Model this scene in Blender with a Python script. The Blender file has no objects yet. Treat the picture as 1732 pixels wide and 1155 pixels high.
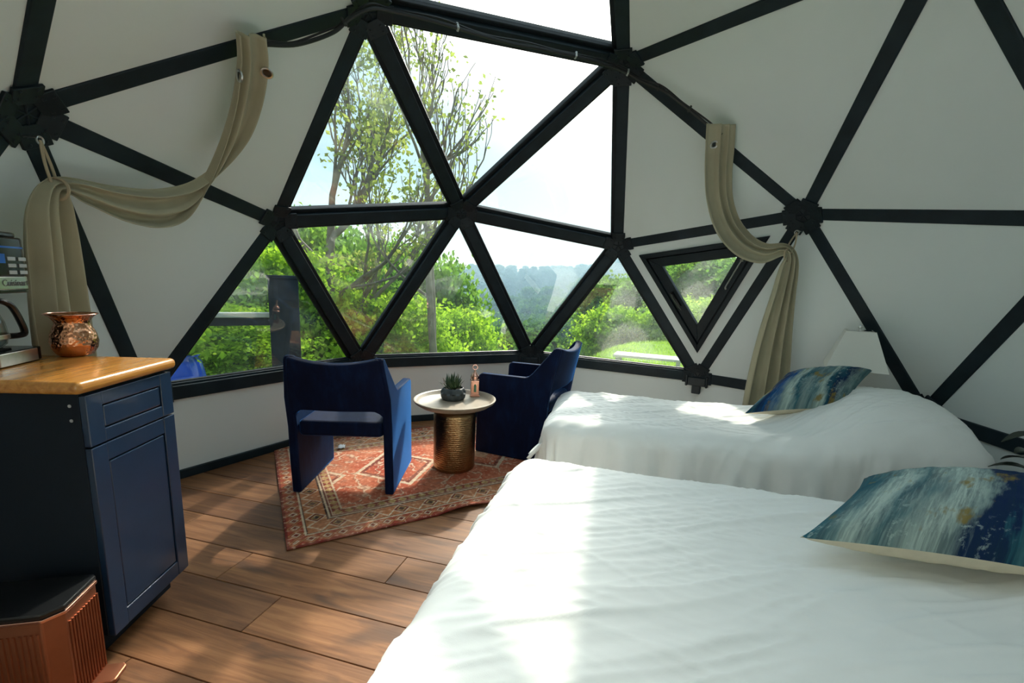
import bpy, bmesh, math, random
import numpy as np
from mathutils import Vector, Matrix, noise

S = bpy.context.scene
COL = S.collection
V = Vector
rad = math.radians

# ------------------------------------------------------------------ camera
cam = bpy.data.cameras.new('camera')
cam.sensor_width = 36.0
cam.lens = 16.082
cam.shift_x = -0.00401
cam.shift_y = 0.01926
cam.clip_end = 2000
cam_o = bpy.data.objects.new('camera', cam)
COL.objects.link(cam_o)
_f, _r = V((.951294, .254657, -.173842)).normalized(), V((.265, -.964, .038))
_r = (_r - _f * _r.dot(_f)).normalized()
_u = _r.cross(_f).normalized()
_m = Matrix((( _r.x, _u.x, -_f.x), (_r.y, _u.y, -_f.y), (_r.z, _u.z, -_f.z))).to_4x4()
_m.translation = V((-1.930, -0.2417, 1.308))
cam_o.matrix_world = _m
S.camera = cam_o

# ------------------------------------------------------------------ light
SUN_AZ, SUN_EL = rad(4.9), rad(38.4)
SUN_DIR = V((math.cos(SUN_EL) * math.cos(SUN_AZ), math.cos(SUN_EL) * math.sin(SUN_AZ), math.sin(SUN_EL)))
sun = bpy.data.lights.new('sun', 'SUN')
sun.energy = 2.0
sun.color = (1.0, .92, .80)
sun.angle = rad(1.3)
sun_o = bpy.data.objects.new('sun', sun)
COL.objects.link(sun_o)
sun_o.rotation_euler = SUN_DIR.to_track_quat('Z', 'Y').to_euler()
sun_o.location = SUN_DIR * 20

S.view_settings.view_transform = 'Standard'
S.view_settings.look = 'None'
S.view_settings.gamma = 1.0
S.view_settings.exposure = 1.36
S.view_settings.use_curve_mapping = False
S.cycles.use_denoising = True
S.cycles.max_bounces = 10
S.cycles.diffuse_bounces = 5
S.cycles.glossy_bounces = 4
S.cycles.transmission_bounces = 8
S.cycles.transparent_max_bounces = 24
S.cycles.sample_clamp_indirect = 8.0


class NT:
    """small helper around a node tree"""
    def __init__(self, tree):
        self.t = tree
        self.n = tree.nodes
        self.l = tree.links

    def new(self, typ, **kw):
        nd = self.n.new(typ)
        for k, v in kw.items():
            setattr(nd, k, v)
        return nd

    def set(self, sock, v):
        if isinstance(v, bpy.types.NodeSocket):
            self.l.new(v, sock)
        elif v is not None:
            if isinstance(v, (tuple, list)) and len(v) == 3 and sock.type == 'RGBA':
                v = (*v, 1)
            sock.default_value = v

    def math(self, op, a, b=None, c=None, clamp=False):
        nd = self.new('ShaderNodeMath', operation=op, use_clamp=clamp)
        for i, v in enumerate((a, b, c)):
            if v is not None:
                self.set(nd.inputs[i], v)
        return nd.outputs[0]

    def vmath(self, op, a, b=None):
        nd = self.new('ShaderNodeVectorMath', operation=op)
        self.set(nd.inputs[0], a)
        if b is not None:
            self.set(nd.inputs[1], b)
        return nd.outputs['Value'] if op in ('DOT_PRODUCT', 'LENGTH') else nd.outputs[0]

    def mix(self, f, a, b, typ='MIX'):
        nd = self.new('ShaderNodeMix', data_type='RGBA', blend_type=typ)
        self.set(nd.inputs[0], f)
        self.set(nd.inputs[6], a)
        self.set(nd.inputs[7], b)
        return nd.outputs[2]

    def ramp(self, f, stops, interp='LINEAR'):
        nd = self.new('ShaderNodeValToRGB')
        cr = nd.color_ramp
        cr.interpolation = interp
        while len(cr.elements) < len(stops):
            cr.elements.new(.5)
        for e, (p, c) in zip(cr.elements, stops):
            e.position = p
            e.color = (*c, 1) if len(c) == 3 else c
        self.set(nd.inputs[0], f)
        return nd.outputs[0]

    def noise(self, vec, scale, detail=3, rough=.55, dist=0.0, out=0):
        nd = self.new('ShaderNodeTexNoise')
        if vec is not None:
            self.set(nd.inputs['Vector'], vec)
        nd.inputs['Scale'].default_value = scale
        nd.inputs['Detail'].default_value = detail
        nd.inputs['Roughness'].default_value = rough
        nd.inputs['Distortion'].default_value = dist
        return nd.outputs[out]

    def mapping(self, vec, scale=(1, 1, 1), rot=(0, 0, 0), loc=(0, 0, 0)):
        nd = self.new('ShaderNodeMapping')
        self.set(nd.inputs[0], vec)
        nd.inputs['Location'].default_value = loc
        nd.inputs['Rotation'].default_value = rot
        nd.inputs['Scale'].default_value = scale
        return nd.outputs[0]

    def coord(self, which='Object'):
        return self.new('ShaderNodeTexCoord').outputs[which]

    def bump(self, h, strength=.3, dist=.01):
        nd = self.new('ShaderNodeBump')
        nd.inputs['Strength'].default_value = strength
        nd.inputs['Distance'].default_value = dist
        self.set(nd.inputs['Height'], h)
        return nd.outputs[0]


# sky: hazy blue-green above, white cloud veil, brighter around the sun
world = bpy.data.worlds.new('world')
S.world = world
world.use_nodes = True
w = NT(world.node_tree)
w.n.clear()
wo = w.new('ShaderNodeOutputWorld')
wb = w.new('ShaderNodeBackground')
w.l.new(wb.outputs[0], wo.inputs[0])
d = w.vmath('NORMALIZE', w.coord('Generated'))
sep = w.new('ShaderNodeSeparateXYZ')
w.l.new(d, sep.inputs[0])
el = sep.outputs[2]
base = w.ramp(w.math('MULTIPLY_ADD', el, .5, .5), [(0, (.20, .24, .16)), (.49, (.30, .36, .30)), (.505, (.36, .41, .40)), (.56, (.12, .185, .21)), (.71, (.125, .20, .235)), (.82, (.27, .37, .42)), (1, (.44, .57, .65))])
stretch = w.mapping(d, (1, 1, 2.2))
cl = w.noise(stretch, 2.3, 6, .58, .3)
clm = w.ramp(cl, [(.38, (0, 0, 0)), (.64, (1, 1, 1))])
sky = w.mix(clm, base, w.mix(1.0, base, (1.6, 1.40, 1.32), 'MULTIPLY'))
cs = w.math('MAXIMUM', w.vmath('DOT_PRODUCT', d, tuple(SUN_DIR)), 0.0)
g1 = w.math('MULTIPLY', w.math('POWER', cs, 40.0), 13.5)
g2 = w.math('MULTIPLY', w.math('POWER', cs, 200.0), 26.0)
glow = w.math('ADD', g1, g2)
gl = w.new('ShaderNodeCombineXYZ')
for i, k in enumerate((1.0, 1.0, .97)):
    w.l.new(w.math('MULTIPLY', glow, k), gl.inputs[i])
tot = w.vmath('ADD', sky, gl.outputs[0])
w.l.new(tot, wb.inputs[0])
wb.inputs[1].default_value = 1.0


# ------------------------------------------------------------------ materials
def mat(name):
    m = bpy.data.materials.new(name)
    m.use_nodes = True
    t = NT(m.node_tree)
    b = m.node_tree.nodes['Principled BSDF']
    return m, t, b


def pmat(name, col, rough=.5, metal=0.0, sheen=0.0, var=.12, scale=6.0, bump=0.0, bscale=200, spec=.5, coat=0.0, sheencol=(1, 1, 1)):
    m, t, b = mat(name)
    c = t.coord('Object')
    n = t.noise(c, scale, 4)
    f = t.ramp(n, [(.3, (0, 0, 0)), (.7, (1, 1, 1))])
    lo = tuple(x * (1 - var) for x in col)
    hi = tuple(min(1, x * (1 + var)) for x in col)
    t.set(b.inputs['Base Color'], t.mix(f, lo, hi))
    b.inputs['Roughness'].default_value = rough
    b.inputs['Metallic'].default_value = metal
    b.inputs['Specular IOR Level'].default_value = spec
    b.inputs['Coat Weight'].default_value = coat
    b.inputs['Sheen Weight'].default_value = sheen
    b.inputs['Sheen Roughness'].default_value = .35
    b.inputs['Sheen Tint'].default_value = (*sheencol, 1)
    if bump:
        t.set(b.inputs['Normal'], t.bump(t.noise(c, bscale, 3), bump, .002))
    return m


M = {}
M['wall'] = pmat('wall_fabric', (.79, .83, .815), .75, var=.02, scale=2.0, bump=.06, bscale=400, spec=.2)
M['strut'] = pmat('strut_paint', (.011, .021, .028), .5, spec=.25, var=.25, scale=9, bump=.12, bscale=250)
M['hub'] = pmat('hub_paint', (.009, .017, .023), .45, spec=.3, var=.2, scale=20, bump=.1, bscale=300)
M['bolt'] = pmat('bolt_black', (.006, .008, .01), .35, metal=.5)
M['seal'] = pmat('window_seal', (.008, .013, .017), .55, spec=.3, var=.3, scale=30, bump=.25, bscale=120)
M['sash'] = pmat('sash_paint', (.010, .017, .022), .5, spec=.25, var=.2, scale=14)
M['steel'] = pmat('brushed_steel', (.62, .62, .60), .28, metal=1.0, var=.08, scale=40)
M['chrome'] = pmat('chrome', (.75, .75, .73), .15, metal=1.0, var=.03)
M['black_plastic'] = pmat('black_plastic', (.010, .011, .012), .22, var=.1)
M['cable'] = pmat('cable_black', (.010, .011, .013), .45)
M['curtain'] = pmat('curtain_linen', (.42, .385, .27), .85, sheen=.2, var=.07, scale=5, bump=.25, bscale=600, spec=.15)
M['rope'] = pmat('rope_fibre', (.45, .36, .24), .9, bump=.4, bscale=300)
M['navy'] = pmat('cabinet_navy', (.007, .024, .058), .30, coat=.25, var=.10, scale=12, bump=.05, bscale=160, spec=.55)
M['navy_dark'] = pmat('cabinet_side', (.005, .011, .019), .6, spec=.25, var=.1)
M['copper'] = pmat('copper_bin', (.33, .135, .075), .46, metal=1.0, var=.1, scale=12)
M['duvet'] = pmat('duvet_cotton', (.86, .88, .86), .85, sheen=.15, var=.015, scale=3, bump=.10, bscale=500, spec=.2)
M['linen_sheet'] = pmat('sheet_cotton', (.80, .82, .82), .85, var=.02, spec=.2)
M['mattress'] = pmat('mattress_cover', (.78, .78, .75), .8, var=.03)
M['cream'] = pmat('cushion_cream', (.70, .62, .47), .9, var=.06, scale=20, bump=.3, bscale=500, spec=.15)
M['shade'] = pmat('lamp_shade_linen', (.80, .80, .74), .8, var=.02, bump=.15, bscale=500)
M['pot'] = pmat('grey_ceramic', (.045, .058, .066), .55, var=.15, scale=30)
M['soil'] = pmat('soil', (.05, .035, .02), .95, var=.4, scale=80)
M['succulent'] = pmat('succulent_leaf', (.045, .085, .035), .45, var=.45, scale=30)
M['rubber_leaf'] = pmat('rubber_leaf', (.014, .025, .014), .3, var=.3, scale=20)
M['stem'] = pmat('plant_stem', (.10, .07, .04), .8)
M['tray'] = pmat('tray_whitewash', (.32, .265, .20), .45, var=.16, scale=14, bump=.15, bscale=60)
M['rose_gold'] = pmat('rose_gold', (.78, .43, .33), .22, metal=1.0, var=.06)
M['lantern_glass'] = pmat('lantern_glass', (.06, .20, .12), .1, var=.3, scale=60)
M['paper'] = pmat('paper_white', (.72, .74, .76), .8)
M['base_wood'] = pmat('dark_base', (.03, .028, .026), .6)
M['blue_glaze'] = pmat('blue_glaze', (.012, .07, .50), .12, var=.2, scale=6, coat=.4)
M['post'] = pmat('dark_post', (.010, .017, .028), .9, spec=.1, var=.3, scale=8, bump=.3, bscale=30)
M['bench'] = pmat('bench_pale', (.36, .37, .36), .7, var=.1)
M['stone'] = pmat('stone_pale', (.55, .50, .44), .85, var=.2, scale=8)
M['grommet'] = M['steel']
M['logo'] = pmat('logo_grey', (.12, .12, .12), .4)
M['screen_blue'] = pmat('display_blue', (.01, .10, .42), .2)
M['label_grey'] = pmat('label_grey', (.40, .42, .42), .5)


def velvet():
    m, t, b = mat('blue_velvet')
    c = t.coord('Object')
    n = t.noise(t.mapping(c, (1, 1, .35)), 14, 5, .65)
    t.set(b.inputs['Base Color'], t.ramp(n, [(.28, (.0005, .003, .017)), (.52, (.001, .006, .031)), (.75, (.003, .015, .06))]))
    b.inputs['Roughness'].default_value = .7
    b.inputs['Specular IOR Level'].default_value = .15
    b.inputs['Sheen Weight'].default_value = 1.0
    b.inputs['Sheen Roughness'].default_value = .22
    b.inputs['Sheen Tint'].default_value = (.07, .34, 1.0, 1)
    t.set(b.inputs['Normal'], t.bump(t.noise(c, 260, 3), .25, .002))
    return m


M['velvet'] = velvet()


def plank_mat():
    m, t, b = mat('oak_plank')
    c = t.coord('Object')
    oi = t.new('ShaderNodeObjectInfo').outputs['Random']
    off = t.new('ShaderNodeCombineXYZ')
    t.set(off.inputs[0], t.math('MULTIPLY', oi, 37.0))
    t.set(off.inputs[1], t.math('MULTIPLY', oi, 91.0))
    p = t.vmath('ADD', c, off.outputs[0])
    g = t.noise(t.mapping(p, (22, 1.6, 1)), 1.0, 6, .62, 1.2)
    fine = t.noise(t.mapping(p, (160, 5, 1)), 1.0, 3, .6)
    knots = t.noise(t.mapping(p, (5, 1.1, 1)), 1.0, 2, .5, 2.5)
    col = t.ramp(g, [(.25, (.085, .037, .016)), (.45, (.185, .086, .038)), (.60, (.265, .130, .058)), (.8, (.35, .185, .085))])
    col = t.mix(t.math('MULTIPLY', fine, .35), col, (.10, .055, .032))
    col = t.mix(t.ramp(knots, [(.60, (0, 0, 0)), (.74, (.75, .75, .75))]), col, (.055, .032, .022))
    tint = t.ramp(oi, [(0, (.66, .60, .58)), (.35, (.98, .93, .88)), (.7, (1.18, 1.08, .96)), (1, (.82, .78, .76))])
    col = t.mix(1.0, col, tint, 'MULTIPLY')
    t.set(b.inputs['Base Color'], col)
    b.inputs['Roughness'].default_value = .42
    t.set(b.inputs['Roughness'], t.math('MULTIPLY_ADD', g, .25, .38))
    b.inputs['Specular IOR Level'].default_value = .3
    t.set(b.inputs['Normal'], t.bump(t.math('ADD', g, t.math('MULTIPLY', fine, .5)), .18, .004))
    return m


M['plank'] = plank_mat()


def counter_mat():
    m, t, b = mat('butcher_block')
    c = t.coord('Object')
    g = t.noise(t.mapping(c, (3, 40, 40)), 1.0, 5, .6, .8)
    col = t.ramp(g, [(.3, (.36, .145, .028)), (.55, (.52, .235, .05)), (.75, (.62, .32, .08))])
    t.set(b.inputs['Base Color'], col)
    b.inputs['Roughness'].default_value = .22
    b.inputs['Coat Weight'].default_value = .3
    b.inputs['Coat Roughness'].default_value = .12
    return m


M['counter'] = counter_mat()


def hammered(name, col, scale, rough, strength):
    m, t, b = mat(name)
    c = t.coord('Object')
    v = t.new('ShaderNodeTexVoronoi', feature='SMOOTH_F1')
    t.set(v.inputs['Vector'], c)
    v.inputs['Scale'].default_value = scale
    h = v.outputs['Distance']
    b.inputs['Metallic'].default_value = 1.0
    t.set(b.inputs['Base Color'], t.mix(t.noise(c, 9, 3), tuple(x * .75 for x in col), col))
    b.inputs['Roughness'].default_value = rough
    t.set(b.inputs['Normal'], t.bump(h, strength, .006))
    return m


M['pitcher'] = hammered('hammered_copper', (.86, .40, .22), 95, .16, .55)


def pedestal_mat():
    m, t, b = mat('hammered_bronze')
    c = t.coord('Object')
    wv = t.new('ShaderNodeTexWave', wave_type='BANDS', bands_direction='Z')
    t.set(wv.inputs['Vector'], c)
    wv.inputs['Scale'].default_value = 22
    wv.inputs['Distortion'].default_value = 2.0
    v = t.new('ShaderNodeTexVoronoi', feature='SMOOTH_F1')
    t.set(v.inputs['Vector'], c)
    v.inputs['Scale'].default_value = 90
    h = t.math('ADD', t.math('MULTIPLY', wv.outputs['Fac'], .5), v.outputs['Distance'])
    b.inputs['Metallic'].default_value = 1.0
    t.set(b.inputs['Base Color'], t.mix(t.noise(c, 7, 3), (.24, .15, .07), (.44, .29, .15)))
    b.inputs['Roughness'].default_value = .30
    t.set(b.inputs['Normal'], t.bump(h, .35, .004))
    return m


M['pedestal'] = pedestal_mat()


def glass_mat(name='window_glass', dirt=.014, tint=(.965, .985, .975)):
    m = bpy.data.materials.new(name)
    m.use_nodes = True
    t = NT(m.node_tree)
    t.n.clear()
    out = t.new('ShaderNodeOutputMaterial')
    tr = t.new('ShaderNodeBsdfTransparent')
    tr.inputs[0].default_value = (*tint, 1)
    gl = t.new('ShaderNodeBsdfGlossy')
    gl.inputs['Roughness'].default_value = 0.0
    gl.inputs['Color'].default_value = (1, 1, 1, 1)
    lw = t.new('ShaderNodeLayerWeight')
    lw.inputs['Blend'].default_value = .5
    f5 = t.math('POWER', lw.outputs['Facing'], 5.0)
    fr = t.math('MULTIPLY_ADD', f5, .9, .075)
    mx = t.new('ShaderNodeMixShader')
    t.set(mx.inputs[0], fr)
    t.l.new(tr.outputs[0], mx.inputs[1])
    t.l.new(gl.outputs[0], mx.inputs[2])
    # a little dust on the pane
    du = t.new('ShaderNodeBsdfTranslucent')
    du.inputs[0].default_value = (.85, .9, .9, 1)
    c = t.coord('Object')
    sm = t.ramp(t.noise(c, 3.0, 5, .6, .6), [(.35, (.2, .2, .2)), (.75, (1, 1, 1))])
    mx2 = t.new('ShaderNodeMixShader')
    t.set(mx2.inputs[0], t.math('MULTIPLY', sm, dirt))
    t.l.new(mx.outputs[0], mx2.inputs[1])
    t.l.new(du.outputs[0], mx2.inputs[2])
    t.l.new(mx2.outputs[0], out.inputs[0])
    return m


M['glass'] = glass_mat()
M['carafe_glass'] = glass_mat('carafe_glass', .01, (.80, .84, .84))


def cushion_mat(name, bands, seed):
    """brushed vertical streaks; bands = colour ramp along the length"""
    m, t, b = mat(name)
    c = t.mapping(t.coord('UV'), (1, 1, 1), (0, 0, 0), (seed, seed * .37, 0))
    uvs = t.new('ShaderNodeSeparateXYZ')
    t.l.new(t.coord('UV'), uvs.inputs[0])
    big = t.noise(t.mapping(c, (3.0, 1.5, 1)), 1.0, 4, .6)
    med = t.noise(t.mapping(c, (14, 2.2, 1)), 1.0, 5, .7)
    streak = t.noise(t.mapping(c, (70, 5.0, 1)), 1.0, 4, .7)
    rag = t.noise(t.mapping(c, (26, 26, 1)), 1.0, 4, .7)
    f = t.math('ADD', uvs.outputs[0], t.math('ADD', t.math('MULTIPLY_ADD', big, .34, -.17), t.math('MULTIPLY_ADD', med, .22, -.11)))
    f = t.math('ADD', f, t.math('MULTIPLY_ADD', streak, .05, -.025))
    col = t.ramp(f, bands)
    # paint dragged and rubbed: dark and pale streaks
    dk = t.math('MULTIPLY', t.ramp(streak, [(.44, (1, 1, 1)), (.60, (0, 0, 0))]), .55)
    col = t.mix(t.math('MULTIPLY', dk, t.ramp(med, [(.4, (.2, .2, .2)), (.6, (1, 1, 1))])), col, (.010, .035, .06))
    pl_ = t.math('MULTIPLY', t.ramp(rag, [(.56, (0, 0, 0)), (.66, (1, 1, 1))]), t.ramp(big, [(.50, (0, 0, 0)), (.60, (.75, .75, .75))]))
    col = t.mix(pl_, col, (.40, .52, .50))
    oc = t.noise(t.mapping(c, (7, 3.2, 1), loc=(4, 9, 0)), 1.0, 4, .65)
    col = t.mix(t.ramp(oc, [(.575, (0, 0, 0)), (.66, (.85, .85, .85))]), col, (.23, .17, .035))
    t.set(b.inputs['Base Color'], col)
    b.inputs['Roughness'].default_value = .85
    b.inputs['Specular IOR Level'].default_value = .2
    t.set(b.inputs['Normal'], t.bump(streak, .2, .003))
    return m


_navy, _blue, _teal, _pale, _gry, _mid = (.005, .022, .080), (.008, .08, .26), (.024, .12, .16), (.46, .58, .53), (.24, .33, .32), (.10, .20, .22)
M['cushion_a'] = cushion_mat('cushion_print_near', [(.02, _teal), (.10, _mid), (.20, _pale), (.30, _mid), (.36, _gry), (.46, _pale), (.54, _gry), (.585, _navy), (.69, _navy), (.73, _teal), (.80, _mid), (.88, _teal), (.96, _blue)], 3.1)
M['cushion_b'] = cushion_mat('cushion_print_far', [(.02, _teal), (.10, _navy), (.19, _blue), (.26, _gry), (.34, _pale), (.42, _teal), (.50, _gry), (.60, _mid), (.68, _pale), (.76, _teal), (.84, _navy), (.92, _gry), (.98, _mid)], 7.7)


def attr_mat(name, rough=.9, bump=.5):
    m, t, b = mat(name)
    a = t.new('ShaderNodeVertexColor')
    a.layer_name = 'col'
    c = t.coord('Object')
    t.set(b.inputs['Base Color'], a.outputs[0])
    b.inputs['Roughness'].default_value = rough
    b.inputs['Specular IOR Level'].default_value = .15
    t.set(b.inputs['Normal'], t.bump(t.noise(c, 350, 3), bump, .003))
    return m


M['rug'] = attr_mat('rug_weave')


def leaf_mat(name, cols, trans=.5):
    m = bpy.data.materials.new(name)
    m.use_nodes = True
    t = NT(m.node_tree)
    t.n.clear()
    out = t.new('ShaderNodeOutputMaterial')
    c = t.coord('Object')
    n = t.noise(c, 1.7, 3, .6)
    n2 = t.noise(c, 11.0, 2, .5)
    f = t.math('ADD', t.math('MULTIPLY', n, .6), t.math('MULTIPLY', n2, .4))
    col = t.ramp(f, [(.34, cols[0]), (.5, cols[1]), (.66, cols[2])])
    df = t.new('ShaderNodeBsdfDiffuse')
    tl = t.new('ShaderNodeBsdfTranslucent')
    t.set(df.inputs[0], col)
    t.set(tl.inputs[0], t.mix(1.0, col, (1.25, 1.25, .7), 'MULTIPLY'))
    mx = t.new('ShaderNodeMixShader')
    mx.inputs[0].default_value = trans
    t.l.new(df.outputs[0], mx.inputs[1])
    t.l.new(tl.outputs[0], mx.inputs[2])
    t.l.new(mx.outputs[0], out.inputs[0])
    return m


M['leaf_bright'] = leaf_mat('leaf_bright', ((.10, .22, .02), (.24, .42, .04), (.42, .58, .08)))
M['leaf_mid'] = leaf_mat('leaf_mid', ((.05, .13, .025), (.12, .26, .05), (.24, .40, .09)))
M['leaf_spring'] = leaf_mat('leaf_spring', ((.13, .19, .05), (.26, .33, .10), (.38, .43, .16)))
M['leaf_dark'] = leaf_mat('leaf_dark', ((.03, .085, .035), (.06, .15, .055), (.12, .24, .08)), .4)
M['needle'] = leaf_mat('needle', ((.018, .055, .035), (.032, .09, .055), (.05, .125, .07)), .25)
M['bark'] = pmat('bark', (.17, .15, .13), .9, var=.45, scale=5, bump=.6, bscale=30)
M['bark_dark'] = pmat('bark_dark', (.06, .05, .04), .9, var=.4, scale=5)


def ground_mat():
    m, t, b = mat('grass_ground')
    c = t.coord('Object')
    n = t.noise(c, .35, 4)
    n2 = t.noise(c, 9.0, 4, .7)
    col = t.ramp(n, [(.3, (.06, .13, .02)), (.55, (.14, .27, .035)), (.75, (.24, .38, .06))])
    col = t.mix(t.math('MULTIPLY', n2, .5), col, (.05, .10, .02))
    t.set(b.inputs['Base Color'], col)
    b.inputs['Roughness'].default_value = .95
    b.inputs['Specular IOR Level'].default_value = .1
    t.set(b.inputs['Normal'], t.bump(n2, .8, .06))
    return m


M['ground'] = ground_mat()
M['grass'] = leaf_mat('grass_blade', ((.12, .24, .02), (.22, .38, .04), (.34, .50, .07)))


# ------------------------------------------------------------------ builders
def link(o, parent=None):
    COL.objects.link(o)
    if parent is not None:
        o.parent = parent
    return o


def empty(name, loc=(0, 0, 0), rotz=0.0, parent=None):
    o = bpy.data.objects.new(name, None)
    o.location = loc
    o.rotation_euler = (0, 0, rotz)
    o.empty_display_size = .1
    return link(o, parent)


def tag(o, label=None, cat=None, group=None, kind=None):
    if label:
        o['label'] = label
    if cat:
        o['category'] = cat
    if group:
        o['group'] = group
    if kind:
        o['kind'] = kind
    return o


class MB:
    """collects vertices and faces and links them as one mesh object"""
    def __init__(self):
        self.v, self.f = [], []

    def add(self, vs, fs):
        b = len(self.v)
        self.v.extend([tuple(p) for p in vs])
        self.f.extend([tuple(i + b for i in q) for q in fs])
        return self

    def box(self, c, s, R=None):
        cx, cy, cz = c
        hx, hy, hz = (k / 2 for k in s)
        vs = [V((x * hx, y * hy, z * hz)) for x in (-1, 1) for y in (-1, 1) for z in (-1, 1)]
        if R is not None:
            vs = [R @ p for p in vs]
        vs = [p + V(c) for p in vs]
        return self.add(vs, [(0, 1, 3, 2), (4, 6, 7, 5), (0, 4, 5, 1), (2, 3, 7, 6), (0, 2, 6, 4), (1, 5, 7, 3)])

    def beam(self, a, b, side, nrm, wdt, out0, out1):
        """box from a to b; side = width direction; extends nrm*out0..nrm*out1"""
        vs = []
        for p in (a, b):
            for s in (-.5, .5):
                for q in (out0, out1):
                    vs.append(p + side * (s * wdt) + nrm * q)
        return self.add(vs, [(0, 1, 3, 2), (4, 6, 7, 5), (0, 4, 5, 1), (2, 3, 7, 6), (0, 2, 6, 4), (1, 5, 7, 3)])

    def prism(self, poly, d):
        """polygon (list of Vector) extruded by vector d"""
        n = len(poly)
        vs = list(poly) + [p + d for p in poly]
        fs = [tuple(range(n - 1, -1, -1)), tuple(range(n, 2 * n))]
        fs += [(i, (i + 1) % n, n + (i + 1) % n, n + i) for i in range(n)]
        return self.add(vs, fs)

    def tube(self, pts, r, seg=8, closed=False, cap=True):
        pts = [V(p) for p in pts]
        n = len(pts)
        rs = r if isinstance(r, (list, tuple)) else [r] * n
        t0 = (pts[1] - pts[0]).normalized()
        up = V((0, 0, 1)) if abs(t0.z) < .9 else V((1, 0, 0))
        u = t0.cross(up).normalized()
        b = len(self.v)
        for i, p in enumerate(pts):
            if closed:
                tg = (pts[(i + 1) % n] - pts[i - 1]).normalized()
            else:
                tg = (pts[min(i + 1, n - 1)] - pts[max(i - 1, 0)]).normalized()
            u = (u - tg * u.dot(tg)).normalized()
            w_ = tg.cross(u)
            for k in range(seg):
                a = 2 * math.pi * k / seg
                self.v.append(tuple(p + (u * math.cos(a) + w_ * math.sin(a)) * rs[i]))
        m = n if closed else n - 1
        for i in range(m):
            for k in range(seg):
                j = (i + 1) % n
                self.f.append((b + i * seg + k, b + i * seg + (k + 1) % seg, b + j * seg + (k + 1) % seg, b + j * seg + k))
        if cap and not closed:
            self.f.append(tuple(b + k for k in range(seg - 1, -1, -1)))
            self.f.append(tuple(b + (n - 1) * seg + k for k in range(seg)))
        return self

    def lathe(self, prof, seg=32, c=(0, 0, 0)):
        b = len(self.v)
        for r, z in prof:
            for k in range(seg):
                a = 2 * math.pi * k / seg
                self.v.append((c[0] + r * math.cos(a), c[1] + r * math.sin(a), c[2] + z))
        for i in range(len(prof) - 1):
            for k in range(seg):
                self.f.append((b + i * seg + k, b + i * seg + (k + 1) % seg, b + (i + 1) * seg + (k + 1) % seg, b + (i + 1) * seg + k))
        if prof[0][0] > 1e-5:
            self.f.append(tuple(b + k for k in range(seg - 1, -1, -1)))
        if prof[-1][0] > 1e-5:
            self.f.append(tuple(b + (len(prof) - 1) * seg + k for k in range(seg)))
        return self

    def grid(self, P):
        """P: rows x cols of points"""
        b = len(self.v)
        nr, nc = len(P), len(P[0])
        for row in P:
            self.v.extend([tuple(p) for p in row])
        for i in range(nr - 1):
            for j in range(nc - 1):
                self.f.append((b + i * nc + j, b + i * nc + j + 1, b + (i + 1) * nc + j + 1, b + (i + 1) * nc + j))
        return self

    def build(self, name, material, parent=None, smooth=False, bevel=0.0, bseg=2, solid=0.0, subsurf=0, loc=None, fixn=True):
        me = bpy.data.meshes.new(name)
        me.from_pydata(self.v, [], self.f)
        if fixn:
            bm = bmesh.new()
            bm.from_mesh(me)
            bmesh.ops.recalc_face_normals(bm, faces=bm.faces)
            bm.to_mesh(me)
            bm.free()
        me.materials.append(material)
        if smooth:
            me.polygons.foreach_set('use_smooth', [True] * len(me.polygons))
            if smooth != 'all':
                me.set_sharp_from_angle(angle=rad(40))
        o = bpy.data.objects.new(name, me)
        if loc is not None:
            o.location = loc
        link(o, parent)
        if solid:
            md = o.modifiers.new('solid', 'SOLIDIFY')
            md.thickness = solid
            md.offset = 0
        if bevel:
            md = o.modifiers.new('bevel', 'BEVEL')
            md.width = bevel
            md.segments = bseg
            md.limit_method = 'ANGLE'
            md.angle_limit = rad(35)
        if subsurf:
            md = o.modifiers.new('sub', 'SUBSURF')
            md.levels = md.render_levels = subsurf
        return o


def copy_tree(o, parent=None):
    c = o.copy()
    COL.objects.link(c)
    if parent is not None:
        c.parent = parent
    for ch in list(o.children):
        copy_tree(ch, c)
    return c


def catmull(pts, n):
    """n samples along a Catmull-Rom through tuples of numbers"""
    P = np.array(pts, float)
    P = np.vstack([2 * P[0] - P[1], P, 2 * P[-1] - P[-2]])
    m = len(P) - 3
    out = []
    for i in range(n):
        t = i / (n - 1) * m
        k = min(int(t), m - 1)
        t -= k
        a, b, c, d_ = P[k:k + 4]
        out.append(.5 * (2 * b + (c - a) * t + (2 * a - 5 * b + 4 * c - d_) * t * t + (3 * b - a - 3 * c + d_) * t ** 3))
    return np.array(out)


# ------------------------------------------------------------------ the dome frame
R = 2.5
Z0 = .5375
CEN = V((0, 0, Z0))
phi_z, phi_r = 1 / 5 ** .5, 2 / 5 ** .5


def U(k):
    a = rad(72 * (k % 5))
    return V((phi_r * math.cos(a), phi_r * math.sin(a), phi_z))


def LO(k):
    a = rad(72 * (k % 5) + 36)
    return V((phi_r * math.cos(a), phi_r * math.sin(a), -phi_z))


TOP = V((0, 0, 1))
NODE = {}


def nd(key, a=None, b=None):
    if key not in NODE:
        p = a if b is None else (a + b).normalized()
        NODE[key] = p * R + CEN
    return key


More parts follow.
